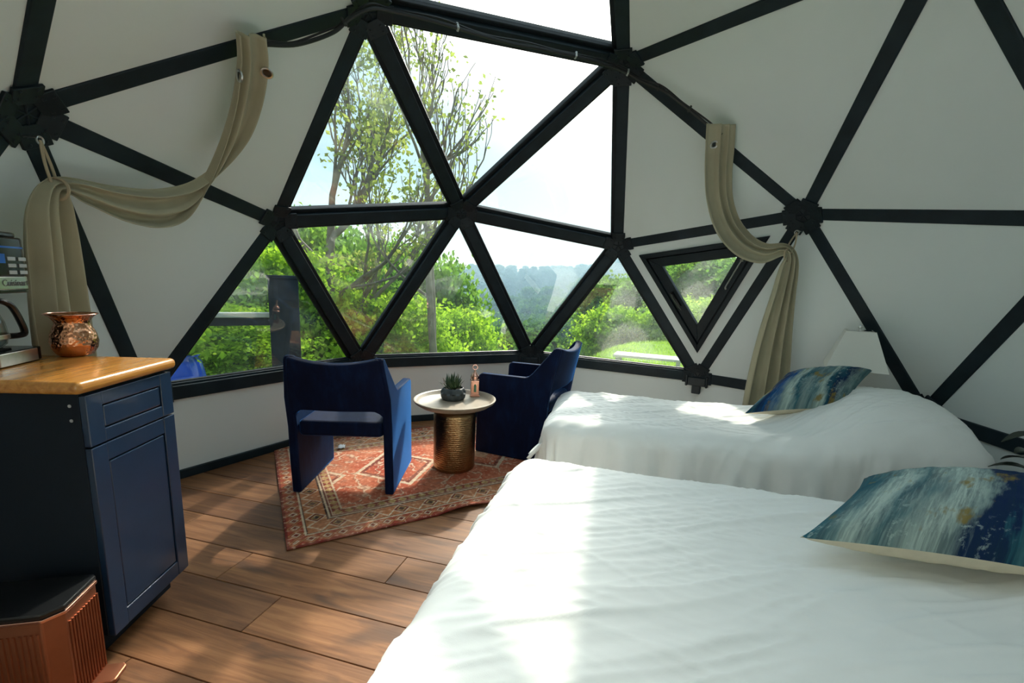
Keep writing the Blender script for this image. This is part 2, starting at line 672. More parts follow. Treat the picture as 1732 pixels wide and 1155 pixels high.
FACES = []
for k in range(5):
    k1 = (k + 1) % 5
    u0, u1 = nd(f'u{k}', U(k)), nd(f'u{k1}', U(k1))
    t_ = nd('top', TOP)
    t0, t1 = nd(f't{k}', TOP, U(k)), nd(f't{k1}', TOP, U(k1))
    m0 = nd(f'm{k}', U(k), U(k1))
    ba, bb = nd(f'a{k}', U(k), LO(k)), nd(f'b{k}', U(k1), LO(k))
    bp = nd(f'b{(k + 4) % 5}', U(k), LO(k + 4))
    FACES += [(t_, t0, t1), (t0, t1, m0), (t0, u0, m0), (t1, u1, m0), (u0, m0, ba), (u1, m0, bb), (m0, ba, bb), (u0, ba, bp)]
# as built: the nodes sit up to 4 cm off the ideal sphere
for kk, p in {'u0': (2.2375, -.0035, 1.6404), 'u1': (.6831, 2.1388, 1.6302), 'm0': (1.7216, 1.2525, 1.837), 'm4': (1.7218, -1.2588, 1.825), 'm1': (-.6592, 2.0232, 1.8537),
              't0': (1.3061, -.0053, 2.6843), 't1': (.4093, 1.2535, 2.6548), 't4': (.4071, -1.2519, 2.6611), 'a0': (2.3848, .771, .5677), 'b4': (2.3713, -.7773, .5165),
              'b0': (1.4613, 2.0395, .5518), 'a1': (.0082, 2.4985, .5531), 'a4': (1.4745, -2.0266, .5706)}.items():
    NODE[kk] = V(p)
GLASS = [('t0', 't1', 'm0'), ('t1', 'u1', 'm0'), ('t0', 'u0', 'm0'), ('u1', 'm0', 'b0'), ('m0', 'a0', 'b0'), ('u0', 'm0', 'a0'), ('u0', 'a0', 'b4'), ('u1', 'a1', 'b0'), ('top', 't0', 't1'), ('top', 't1', 't2'), ('top', 't2', 't3'), ('top', 't3', 't4'), ('t2', 't3', 'm2'), ('t3', 't4', 'm3')]  # the last five, out of view, are added to brighten the room
GLASS = [frozenset(g) for g in GLASS]
VENT = frozenset(('u0', 'm4', 'b4'))
EDGES = set()
for f in FACES:
    for i in range(3):
        EDGES.add(frozenset((f[i], f[(i + 1) % 3])))
EDGES = sorted(tuple(sorted(e)) for e in EDGES)
BASE = ['a0', 'b0', 'a1', 'b1', 'a2', 'b2', 'a3', 'b3', 'a4', 'b4']


def outn(f):
    a, b, c = (NODE[i] for i in f)
    n = (b - a).cross(c - a).normalized()
    return n if n.dot(a - CEN) > 0 else -n


def inset(f, dist):
    """corner points of a triangle whose edges are moved in by dist"""
    P = [NODE[i] for i in f]
    n = outn(f)
    out = []
    for i in range(3):
        a, b, c = P[i], P[(i + 1) % 3], P[i - 1]
        e1, e2 = (b - a).normalized(), (c - a).normalized()
        s = dist / math.sin(e1.angle(e2))
        out.append(a + (e1 + e2) * s)
    return out, n


STRUT_W = .080
frame = tag(empty('trim_1'), kind='structure', label='dark slate painted struts and hubs of the dome frame')
base_edges = {frozenset((BASE[i], BASE[(i + 1) % 10])) for i in range(10)}
for e in EDGES:
    a, b = NODE[e[0]], NODE[e[1]]
    dr = (b - a).normalized()
    mid = ((a + b) / 2 - CEN)
    nrm = (mid - dr * mid.dot(dr)).normalized()
    side = dr.cross(nrm)
    mb = MB()
    if frozenset(e) in base_edges:
        # the sill: a deep flat bar with a step towards the glass
        nh = V((mid.x, mid.y, 0)).normalized()
        mb.beam(a, b, V((0, 0, 1)), nh, .085, -.005, .07)
        mb.beam(a + V((0, 0, .030)), b + V((0, 0, .030)), V((0, 0, 1)), nh, .055, .012, .085)
    else:
        mb.beam(a + dr * .05, b - dr * .05, side, nrm, STRUT_W, 0, .055)
    mb.build('strut', M['strut'], frame, bevel=.006)

NB = {}
for e in EDGES:
    NB.setdefault(e[0], []).append(e[1])
    NB.setdefault(e[1], []).append(e[0])
for kx, nbs in NB.items():
    p = NODE[kx]
    n = (p - CEN).normalized() if kx not in BASE else V((p.x, p.y, 0)).normalized()
    e1 = n.orthogonal().normalized()
    e2 = n.cross(e1)
    hub_mb = MB()
    seg = 10
    ring = [p - n * .015 + (e1 * math.cos(2 * math.pi * i / seg) + e2 * math.sin(2 * math.pi * i / seg)) * .066 for i in range(seg)]
    hub_mb.prism(ring, n * .07)
    dirs = []
    for q in nbs:
        dq = NODE[q] - p
        dq = (dq - n * dq.dot(n)).normalized()
        dirs.append(((NODE[q] - p).normalized(), dq))
    # radial ridges of the star
    for dd, dq in dirs:
        hub_mb.beam(p, p + dq * .060, n.cross(dq), n, .008, -.021, -.010)
    hub = hub_mb.build('hub', M['hub'], frame, bevel=.003, bseg=1)
    for dd, dq in dirs:
        br = MB()
        sd = dd.cross(n).normalized()
        nn = sd.cross(dd).normalized()
        if nn.dot(n) < 0:
            nn = -nn
        a0 = p + dd * .045
        a1 = p + dd * .128
        hw0, hw1 = .044, .054
        poly = [a0 - sd * hw0, a0 + dd * .05 - sd * hw1, a1 - sd * hw1, a1 + sd * hw1, a0 + dd * .05 + sd * hw1, a0 + sd * hw0]
        br.prism([q - nn * .010 for q in poly], nn * .014)
        for s in (-.030, .030):
            for t in (.035, .068):
                c = a0 + dd * t + sd * s
                pts = [c + (dd * math.cos(i * math.pi / 3) + sd * math.sin(i * math.pi / 3)) * .0075 - nn * .014 for i in range(6)]
                br.prism(pts, nn * .005)
        br.build('bracket', M['hub'], hub, bevel=.003, bseg=1)
    if kx in BASE:
        # foot bracket that carries the hub on the knee wall
        ft = MB()
        tq = V((-n.y, n.x, 0))
        c = p - n * .02
        ft.box(c + V((0, 0, -.035)), (.05, .15, .075), Matrix.Rotation(math.atan2(n.y, n.x), 3, 'Z'))
        ft.box(c + V((0, 0, -.10)), (.04, .07, .09), Matrix.Rotation(math.atan2(n.y, n.x), 3, 'Z'))
        for s in (-1, 1):
            ft.box(c + tq * (.085 * s) + V((0, 0, -.03)), (.055, .018, .10), Matrix.Rotation(math.atan2(n.y, n.x), 3, 'Z'))
        ft.build('foot_bracket', M['hub'], hub, bevel=.004, bseg=1)

# panels and windows
walls = {}
for nm, lb in (('wall_left', 'off-white fabric lining panels on the cabinet side of the dome'), ('wall_right', 'off-white fabric lining panels above the beds'),
               ('wall_back', 'off-white lining panels behind the viewer'), ('wall_front', 'low white knee wall under the big window'), ('ceiling', 'off-white lining panels of the dome top')):
    walls[nm] = tag(empty(nm), kind='structure', label=lb)
win_i = 0
WLAB = {frozenset(k_): v_ for k_, v_ in {
    ('t0', 't1', 'm0'): 'tall pane under the clipped cable, pointing down to the central hub', ('t1', 'u1', 'm0'): 'pane showing the crown of the spring tree, pointing up',
    ('t0', 'u0', 'm0'): 'pane showing only bright sky beside the vertical strut', ('u1', 'm0', 'b0'): 'pane above the near armchair, pointing down',
    ('m0', 'a0', 'b0'): 'pane above the tray table, pointing up', ('u0', 'm0', 'a0'): 'pane showing the far ridge, pointing down',
    ('u0', 'a0', 'b4'): 'pane showing the lawn and bench shape behind the far armchair', ('u1', 'a1', 'b0'): 'pane beside the countertop showing the dark post',
    ('top', 't0', 't1'): 'topmost pane above the clipped cable'}.items()}
for f in FACES:
    fs = frozenset(f)
    if fs in GLASS:
        win_i += 1 + (win_i == 9)
        root = tag(empty(f'window_{win_i}'), kind='structure', label=WLAB.get(fs, 'triangular roof pane behind the viewer, added to brighten the room'))
        P, n = inset(f, .047)
        pane = MB().prism([p + n * .062 for p in P], n * .008)
        pane.build('pane', M['glass'], root)
        fr = MB()
        P0, _ = inset(f, .030)
        P1, _ = inset(f, .062)
        for i in range(3):
            j = (i + 1) % 3
            q = [P0[i], P0[j], P1[j], P1[i]]
            fr.prism([x + n * .036 for x in q], n * .024)
            q2 = [P0[i], P0[j], (P0[j] + P1[j]) / 2, (P0[i] + P1[i]) / 2]
            fr.prism([x + n * .072 for x in q2], n * .03)
        fr.build('glazing_bead', M['seal'], root, bevel=.004, bseg=1)
        continue
    c = (NODE[f[0]] + NODE[f[1]] + NODE[f[2]]) / 3
    az = math.degrees(math.atan2(c.y, c.x))
    if c.z > 2.75:
        par = walls['ceiling']
    elif abs(az) > 125:
        par = walls['wall_back']
    else:
        par = walls['wall_left'] if az > 0 else walls['wall_right']
    if fs == VENT:
        root = tag(empty('window_10'), kind='structure', label='small triangular vent window with a black opening sash')
        O_, n = inset(f, .0)
        A_, _ = inset(f, .118)
        mb = MB()
        for i in range(3):
            j = (i + 1) % 3
            mb.prism([x + n * .012 for x in (O_[i], O_[j], A_[j], A_[i])], n * .04)
        mb.build('panel', M['wall'], par)
        lv = [(.112, .150, -.006, .06, 'frame'), (.158, .235, .004, .05, 'sash')]
        for d0, d1, z0, z1, nme in lv:
            P0, _ = inset(f, d0)
            P1, _ = inset(f, d1)
            mb = MB()
            for i in range(3):
                j = (i + 1) % 3
                mb.prism([x + n * z0 for x in (P0[i], P0[j], P1[j], P1[i])], n * (z1 - z0))
            so = mb.build(nme, M['sash'], root, bevel=.004)
            if nme == 'sash':
                sash = so
        Pb0, _ = inset(f, .148)
        Pb1, _ = inset(f, .162)
        mb = MB()
        for i in range(3):
            j = (i + 1) % 3
            mb.prism([x + n * .03 for x in (Pb0[i], Pb0[j], Pb1[j], Pb1[i])], n * .02)
        mb.build('gasket', M['seal'], root)
        P, _ = inset(f, .230)
        MB().prism([p + n * .026 for p in P], n * .008).build('pane', M['glass'], root)
        # handle on the left stile (edge u0-b4), stay on the right stile (edge m4-b4)
        ix = {k_: i for i, k_ in enumerate(f)}
        Pm, _ = inset(f, .195)

        def on(k1, k2, t):
            return Pm[ix[k1]].lerp(Pm[ix[k2]], t)
        ax = (Pm[ix['b4']] - Pm[ix['u0']]).normalized()
        h0, h1 = on('u0', 'b4', .40), on('u0', 'b4', .60)
        hm = MB()
        sd = ax.cross(n)
        hm.beam(h0, h1, sd, n, .026, -.012, .006)
        hm.tube([h0 + ax * .02 - n * .01, h0 + ax * .02 - n * .035], .009, 10)
        hm.tube([h0 + ax * .01 - n * .036 + sd * .004, h0 + ax * .05 - n * .040, h1 + ax * .03 - n * .036 + sd * .006], [.010, .009, .007], 8)
        hm.build('handle', M['black_plastic'], sash, smooth=True)
        ax = (Pm[ix['b4']] - Pm[ix['m4']]).normalized()
        s0, s1 = on('m4', 'b4', .10), on('m4', 'b4', .40)
        st = MB()
        st.tube([s0 - n * .012, s1 - n * .012], .006, 8)
        st.tube([s1 - n * .012, s1 + ax * .012 - n * .016 + ax.cross(n) * .012], .007, 8)
        st.box(s0 - n * .006, (.02, .02, .02))
        st.build('stay', M['steel'], sash, smooth=True)
        continue
    P, n = inset(f, .0)
    MB().prism([p + n * .014 for p in P], n * .03).build('panel', M['wall'], par)

# knee wall, baseboard, and the platform under the dome
for i in range(10):
    a, b = NODE[BASE[i]], NODE[BASE[(i + 1) % 10]]
    mid = (a + b) / 2
    az = math.degrees(math.atan2(mid.y, mid.x))
    nm = 'front' if abs(az) < 62 else ('left' if 62 <= az < 125 else 'right' if -125 < az <= -62 else 'back')
    n = V((mid.x, mid.y, 0)).normalized()
    a0, b0 = V((a.x, a.y, 0)), V((b.x, b.y, 0))
    d_ = (b0 - a0).normalized()
    mb = MB()
    ka, kb = (a0.length + .0147) / a0.length, (b0.length + .0147) / b0.length
    inn = [a0 * ka, b0 * kb, b0 * kb + V((0, 0, b.z - .02)), a0 * ka + V((0, 0, a.z - .02))]
    ka, kb = (a0.length + .07) / a0.length, (b0.length + .07) / b0.length
    ou = [a0 * ka, b0 * kb, b0 * kb + V((0, 0, b.z - .02)), a0 * ka + V((0, 0, a.z - .02))]
    mb.add(inn + ou, [(0, 1, 2, 3), (7, 6, 5, 4), (0, 4, 5, 1), (1, 5, 6, 2), (2, 6, 7, 3), (3, 7, 4, 0)])
    mb.build('knee_panel', M['wall'], walls[f'wall_{nm}'])
    key = f'baseboard_{nm}'
    if key not in walls:
        walls[key] = tag(empty(key), kind='structure', label='dark painted baseboard strip along the knee wall')
    mb = MB()
    mb.prism([a0 - n * .006, b0 - n * .006, b0 - n * .006 + V((0, 0, .058)), a0 - n * .006 + V((0, 0, .058))], n * .018)
    mb.build('board', M['strut'], walls[key], bevel=.004, bseg=1)

# floor: oak planks running across the room
floor = tag(empty('floor'), kind='structure', label='floor of wide brown oak planks')
base_poly = [V((NODE[k].x, NODE[k].y, 0)) for k in BASE]
cc = V((0, 0, 0))
sub = MB().prism([p * 1.03 + V((0, 0, -.22)) for p in base_poly], V((0, 0, .205)))
sub.build('platform', M['base_wood'], floor)


def in_floor(x, y, m=0.0):
    for i in range(10):
        a, b = base_poly[i], base_poly[(i + 1) % 10]
        n = V((b.y - a.y, a.x - b.x))
        if n.dot(V(((a + b) / 2).to_2d())) < 0:
            n = -n
        if (V((x, y)) - a.to_2d()).dot(n.normalized()) > m:
            return False
    return True


def clip_poly(poly):
    for i in range(10):
        a, b = base_poly[i].to_2d(), base_poly[(i + 1) % 10].to_2d()
        n = V((b.y - a.y, a.x - b.x))
        if n.dot((a + b) / 2) < 0:
            n = -n
        n.normalize()
        out = []
        for j in range(len(poly)):
            p, q = poly[j], poly[(j + 1) % len(poly)]
            dp, dq = (p - a).dot(n), (q - a).dot(n)
            if dp <= 0:
                out.append(p)
            if (dp < 0 < dq) or (dq < 0 < dp):
                out.append(p.lerp(q, dp / (dp - dq)))
        poly = out
        if len(poly) < 3:
            return []
    return poly


rng = random.Random(4)
PW = .2015
rows_joint = {-.555: [1.425, .15, -1.1], -.757: [1.08, -.2, -1.4], -.354: [.73, -.52, 1.95]}
for i in range(-13, 13):
    x1 = -.1515 + PW * i
    x0 = x1 - PW
    key = [v for k_, v in rows_joint.items() if abs(k_ - x0) < .02]
    if key:
        js = sorted(key[0])
    else:
        o_ = rng.uniform(0, 1.25)
        js = [-2.7 + o_ + 1.25 * j for j in range(5)]
    js = [-2.7] + [j for j in js if -2.6 < j < 2.6] + [2.7]
    for y0, y1 in zip(js, js[1:]):
        g = .0014
        poly = clip_poly([V((x0 + g, y0 + g)), V((x1 - g, y0 + g)), V((x1 - g, y1 - g)), V((x0 + g, y1 - g))])
        if len(poly) < 3:
            continue
        MB().prism([V((p.x, p.y, -.014)) for p in poly], V((0, 0, .014))).build('plank', M['plank'], floor, bevel=.0018, bseg=1)

# ------------------------------------------------------------------ cabinet and counter
CU, CV = V((.945, .327, 0)), V((.327, -.945, 0))     # along the front, outward
CO = V((-.984, 1.348, 0))
cab_az = math.atan2(.327, .945)
CW, CD, CH = .383, .60, .925
cab = tag(empty('base_cabinet', CO, cab_az), 'navy blue base cabinet with one drawer over one door, below the wooden counter', 'cabinet')
# local axes: x along the front, y to the back (front face at y=0)
mb = MB()
mb.box((.009, .02 + CD / 2, (CH + .10) / 2), (.018, CD, CH - .10))
mb.box((CW - .009, .02 + CD / 2, (CH + .10) / 2), (.018, CD, CH - .10))
mb.box((CW / 2, .02 + CD / 2, .109), (CW - .036, CD, .018))
mb.box((CW / 2, .02 + CD - .006, (CH + .10) / 2), (CW - .036, .012, CH - .10))
mb.box((CW / 2, .035, .90), (CW - .036, .03, .05))
mb.box((CW / 2, .035, .742), (CW - .036, .03, .02))
mb.build('carcass', M['navy_dark'], cab, bevel=.0015, bseg=1)
MB().box((CW / 2, .02 + CD / 2 + .03, .05), (CW - .004, CD - .06, .10)).build('toe_kick', M['navy_dark'], cab)


def shaker(z0, z1, rail, name, parent):
    root = MB()
    th = .020
    x0, x1 = .002, CW - .002
    for a, b in ((x0, x0 + .058), (x1 - .058, x1)):
        root.box(((a + b) / 2, th / 2, (z0 + z1) / 2), (b - a, th, z1 - z0))
    for a, b in ((z0, z0 + rail), (z1 - rail, z1)):
        root.box(((x0 + x1) / 2, th / 2 + .0006, (a + b) / 2), (x1 - x0 - .118, th - .0012, b - a))
    o = root.build(name, M['navy'], parent, bevel=.0022)
    MB().box(((x0 + x1) / 2, .011, (z0 + z1) / 2), (x1 - x0 - .116 - .009, .016, z1 - z0 - 2 * rail - .009)).build('inset_panel', M['navy'], o, bevel=.004)
    MB().box(((x0 + x1) / 2, .017, (z0 + z1) / 2), (x1 - x0 - .10, .004, z1 - z0 - 2 * rail + .02)).build('groove_back', M['navy_dark'], o)
    return o


door = shaker(.098, .748, .058, 'door', cab)
drawer = shaker(.754, .916, .042, 'drawer', cab)
for z in (.905 - .02, .905 - .066):
    MB().tube([V((-.0015, .045, z)), V((.001, .045, z))], .005, 10).build('shelf_screw', M['steel'], cab)

ct = tag(MB().box((CW / 2 - .002, .0 + .32, .945), (CW + .055, .66, .040)).build('countertop', M['counter'], None, bevel=.017, bseg=5, smooth=True), 'honey coloured wooden countertop with rounded front edge on the navy cabinet', 'countertop')
ct.location = CO
ct.rotation_euler = (0, 0, cab_az)

# copper pitcher
pit = tag(empty('copper_pitcher', (-.716, 1.812, .965)), 'round hammered copper pitcher with flared rim on the wooden counter', 'pitcher')
prof = [(.0, .0), (.040, 0), (.052, .006), (.066, .030), (.070, .055), (.066, .082), (.056, .108), (.050, .122), (.052, .132), (.062, .146), (.074, .156), (.0755, .1575), (.072, .157), (.059, .146), (.049, .132), (.047, .120), (.062, .080), (.064, .05), (.05, .012), (0, .008)]
o = MB().lathe(prof, 48).build('body', M['pitcher'], pit, smooth='all')
MB().tube([(.0755 * math.cos(a), .0755 * math.sin(a), .157) for a in np.linspace(0, 2 * math.pi, 40, endpoint=False)], .0022, 6, closed=True).build('rim', M['rose_gold'], pit, smooth=True)

# coffee maker: local x to the right along its front, y to the back, front at y=0
caz = rad(30)
cofo = V((-.808, 1.818, .965)) - V((math.cos(caz), math.sin(caz), 0)) * .20
cof = tag(empty('coffee_maker', cofo, caz), 'black and steel drip coffee maker at the frame edge of the counter', 'coffee maker')


def rbox(x0, x1, y0, y1, z0, z1, r=.03, seg=6, taper=0.0):
    pts = []
    for cx_, cy_, a0 in ((x1 - r, y1 - r, 0), (x0 + r, y1 - r, 90), (x0 + r, y0 + r, 180), (x1 - r, y0 + r, 270)):
        for i in range(seg + 1):
            a = rad(a0 + 90 * i / seg)
            pts.append(V((cx_ + r * math.cos(a), cy_ + r * math.sin(a), z0)))
    return pts, V((0, 0, z1 - z0))


MB().prism(*rbox(0, .20, 0, .24, .003, .048, .02)).build('base', M['black_plastic'], cof, bevel=.003, smooth=True)
MB().prism(*rbox(-.001, .172, -.003, .02, .004, .046, .008)).build('base_plate', M['steel'], cof, bevel=.002)
MB().lathe([(0, .048), (.070, .048), (.072, .052), (.066, .054), (0, .054)], 32, (.09, .105, 0)).build('warming_plate', M['black_plastic'], cof, smooth=True)
MB().prism(*rbox(.005, .195, .17, .24, .046, .27, .02)).build('rear_column', M['black_plastic'], cof, bevel=.003, smooth=True)
MB().prism(*rbox(0, .20, .0, .24, .238, .252, .045)).build('filter_basket', M['black_plastic'], cof, bevel=.003, smooth=True)
band = MB().prism(*rbox(-.001, .201, -.001, .24, .250, .292, .045)).build('metal_band', M['steel'], cof, bevel=.002, smooth=True)
head = MB().prism(*rbox(0, .20, .0, .24, .292, .420, .045)).build('brew_head', M['black_plastic'], cof, bevel=.006, smooth=True)
MB().prism(*rbox(-.001, .201, -.001, .2, .384, .390, .045)).build('light_strip', M['screen_blue'], head, smooth=True)
MB().prism(*rbox(.01, .19, .01, .23, .419, .436, .045)).build('lid', M['black_plastic'], cof, bevel=.005, smooth=True)
mb = MB()
for i in range(2):
    for j in range(3):
        mb.box((.112 + .045 * i, -.0015, .306 + .022 * j), (.032, .003, .012))
mb.build('button', M['label_grey'], head, bevel=.001, bseg=1)
MB().box((.055, -.0012, .35), (.06, .003, .03)).build('display', M['screen_blue'], head)


def text_mesh(body, size, material, name, parent, loc, rot, depth=.0008):
    cu = bpy.data.curves.new(name, 'FONT')
    cu.body = body
    cu.size = size
    cu.extrude = depth
    cu.align_x = 'CENTER'
    cu.align_y = 'CENTER'
    tmp = bpy.data.objects.new(name, cu)
    COL.objects.link(tmp)
    bpy.context.view_layer.update()
    me = bpy.data.meshes.new_from_object(tmp.evaluated_get(bpy.context.evaluated_depsgraph_get()))
    bpy.data.objects.remove(tmp)
    me.materials.clear()
    me.materials.append(material)
    o_ = bpy.data.objects.new(name, me)
    o_.location = loc
    o_.rotation_euler = rot
    return link(o_, parent)


text_mesh('Cuisinart', .030, M['logo'], 'lettering', band, (.115, -.002, .271), (rad(90), 0, 0))

# glass carafe on the warming plate
car = tag(empty('coffee_carafe', cofo + Matrix.Rotation(caz, 3, 'Z') @ V((.09, .105, .054)), caz), 'glass coffee carafe with black handle on the warming plate', 'carafe')
MB().lathe([(0, .001), (.052, .001), (.066, .014), (.071, .045), (.066, .085), (.052, .125), (.050, .138), (.047, .138), (.049, .125), (.063, .085), (.068, .045), (.063, .016), (.05, .004), (0, .004)], 36).build('glass_body', M['carafe_glass'], car, smooth='all')
MB().lathe([(.053, .128), (.056, .130), (.056, .150), (.05, .158), (0, .160)], 32).build('lid', M['black_plastic'], car, smooth=True)
mb = MB()
hp = catmull([(.050, -.01, .150), (.085, -.02, .152), (.118, -.026, .130), (.142, -.030, .075), (.150, -.031, .036), (.128, -.027, .028), (.070, -.015, .032)], 28)
mb.tube([V(p) for p in hp], .0105, 8)
mb.build('handle', M['black_plastic'], car, smooth=True)
MB().lathe([(.0715, .030), (.0735, .032), (.0735, .044), (.0715, .046), (.0705, .046), (.0705, .030), (.0715, .030)], 36).build('handle_band', M['steel'], car, smooth=True)

# copper step bin: local x along its ribbed right face, y to the back
bd = (V((-1.01, 1.345, 0)) - V((-1.165, 1.262, 0))).normalized()
baz = math.atan2(bd.y, bd.x)
bin_ = tag(empty('step_bin', (-1.172, 1.258, 0), baz), 'ribbed copper pedal bin with black lid on the floor beside the navy cabinet', 'bin')
BW, BD, BH, CHF = .178, .27, .345, .035
outline = [V((CHF, 0, 0)), V((BW - .012, 0, 0)), V((BW, .012, 0)), V((BW, BD - .012, 0)), V((BW - .012, BD, 0)), V((CHF, BD, 0)), V((0, BD - CHF, 0)), V((0, CHF, 0))]


def shift(z, k=0.0):
    c = V((BW / 2, BD / 2, 0))
    return [c + (p - c) * (1 + k) + V((0, 0, z)) for p in outline]


body = MB().prism(shift(.012), V((0, 0, BH - .03))).build('body', M['copper'], bin_, bevel=.004)
rb = MB()
for i in range(11):
    x = .047 + i * .0118
    rb.tube([V((x, -.0005, .035)), V((x, -.0005, BH - .055))], .0036, 6)
rb.build('rib', M['copper'], body, smooth=True)
rb = MB()
for i in range(14):
    y = .047 + i * .0135
    rb.tube([V((-.0005, y, .035)), V((-.0005, y, BH - .055))], .0036, 6)
rb.build('rib', M['copper'], body, smooth=True)
MB().prism(shift(0, .02), V((0, 0, .016))).build('base_ring', M['black_plastic'], bin_, bevel=.003)
MB().prism(shift(BH - .022, .03), V((0, 0, .010))).build('rim', M['rose_gold'], bin_, bevel=.002)
MB().prism(shift(BH - .011, .02), V((0, 0, .016))).build('lid', M['black_plastic'], bin_, bevel=.004)
MB().prism([V((.10, -.062, .018)), V((.155, -.062, .018)), V((.168, -.05, .018)), V((.168, .01, .018)), V((.09, .01, .018)), V((.09, -.052, .018))], V((0, 0, .014))).build('pedal', M['copper'], bin_, bevel=.004)

# ------------------------------------------------------------------ rug
RU = V((.7071, -.7071, 0))      # long edge
RV = V((.7071, .7071, 0))       # short edge
rug_o = V((-.293, 1.288, 0))
RL, RWD = 2.05, 1.49
nx, ny = 410, 298


def fbm(x, y, z=0.0, o=4):
    return noise.fractal(V((x, y, z)), 1.0, 2.0, o)


def rug_color(u, v):
    """u along the long edge, v along the short edge, in metres"""
    e = min(u, v, RL - u, RWD - v)
    # coordinate along the border
    s = u if e in (v, RWD - v) else v
    n1 = fbm(u * 3.1, v * 3.1, 1.7)
    n2 = fbm(u * 16, v * 16, 5.1)
    n3 = fbm(u * 50, v * 50, 9.0, 3)
    red, deep, orange = np.array((.34, .062, .034)), np.array((.15, .024, .018)), np.array((.52, .16, .075))
    cream, gold, dark = np.array((.62, .50, .36)), np.array((.40, .26, .10)), np.array((.05, .03, .028))
    if e < .014:
        c = deep * 1.1
    elif e < .085:                                   # outer border: small motifs on red
        q = (s / .075) % 1.0
        r = abs(q - .5) * 2 * .6 + abs((e - .05) / .035) * .6
        c = red * .9
        if r < .42:
            c = cream * .85
        if r < .22:
            c = deep
        if abs(r - .62) < .05:
            c = gold
    elif e < .098 or .215 < e < .228:
        c = cream * .95
    elif e < .104 or .209 < e < .215 or .228 < e < .234:
        c = dark
    elif e < .215:                                   # main border: diamonds joined by a zigzag
        q = (s / .17) % 1.0
        dd = abs(q - .5) * 2 * .085 + abs(e - .157) * .95
        zig = abs(abs((s / .17 + .5) % 1.0 - .5) * 2 * .10 - (e - .108))
        c = orange * .62 + gold * .25
        if zig < .007:
            c = cream
        if dd < .052:
            c = cream
        if dd < .044:
            c = deep * 1.2
        if dd < .030:
            c = gold
        if dd < .018:
            c = dark
    elif e < .30:
        q = (s / .06) % 1.0
        c = deep * 1.3
        if abs(q - .5) * .06 + abs(e - .265) < .026:
            c = gold * .9
        if abs(e - .292) < .005 or abs(e - .240) < .004:
            c = cream * .8
    else:                                            # field: red ground, worn, cream scrolls
        t = .5 + .5 * n1
        c = red * (1 - t) + orange * t
        vv = (v - RWD / 2)
        uu = ((u + .2) % .62) - .31
        rr = abs(vv) * .9 + abs(uu)
        wv = abs(fbm(u * 4.2, v * 4.2, 3.3))
        if wv < .045:
            c = c * .35 + cream * .65
        elif wv < .07:
            c = c * .6 + dark * .4
        if abs(rr - .27) < .016:
            c = cream * .85
        elif abs(rr - .235) < .014:
            c = dark * .6 + red * .4
        elif rr < .10:
            c = c * .4 + cream * .35 + gold * .2
        if n2 > .42:
            c = c * .5 + deep * .5
    # wear
    wear = max(0.0, min(1.0, .42 + .75 * n1 + .55 * n2))
    c = c * (1 - .34 * wear) + np.array((.52, .30, .20)) * (.34 * wear)
    c = c * (1.0 + .38 * n3)
    if n3 > .45:
        c = c * .55 + cream * .45
    return np.clip(c, .004, .9)


rugm = bpy.data.meshes.new('rug')
vs, cols = [], []
for j in range(ny + 1):
    v_ = RWD * j / ny
    for i in range(nx + 1):
        u_ = RL * i / nx
        p = rug_o + RU * u_ + RV * v_
        h = .009
        # lifted, wavy front edge near the bed and a curled corner near the window wall
        if u_ > .75 and v_ < .14:
            h += .022 * (1 - v_ / .14) ** 2 * max(0, math.sin((u_ - .75) * 9))
        vs.append((p.x, p.y, h))
        cols.append((*rug_color(u_, v_), 1.0))
fs = [(j * (nx + 1) + i, j * (nx + 1) + i + 1, (j + 1) * (nx + 1) + i + 1, (j + 1) * (nx + 1) + i) for j in range(ny) for i in range(nx)]
rugm.from_pydata(vs, [], fs)
ca = rugm.color_attributes.new('col', 'FLOAT_COLOR', 'POINT')
ca.data.foreach_set('color', np.array(cols, 'f').ravel())
rugm.polygons.foreach_set('use_smooth', [True] * len(fs))
rugm.materials.append(M['rug'])
rug = tag(bpy.data.objects.new('rug', rugm), 'red and cream patterned Persian style rug on the plank floor', 'rug')
link(rug)
md = rug.modifiers.new('solid', 'SOLIDIFY')
md.thickness = .007
md.offset = -1

# the small white scrap lying on the rug
mb = MB()
P = []
for j in range(7):
    row = []
    for i in range(9):
        a, b_ = i / 8 - .5, j / 6 - .5
        row.append(V((a * .075, b_ * .05, .006 + .018 * abs(noise.noise(V((a * 4, b_ * 4, 2)))) + .008 * (1 - 4 * a * a))))
    P.append(row)
mb.grid(P)
o = mb.build('paper_scrap', M['paper'], None, smooth='all', solid=.001)
o.location = (.915, 1.86, .010)
o.rotation_euler = (0, 0, .5)
tag(o, 'small crumpled white paper scrap lying on the rug', 'paper')


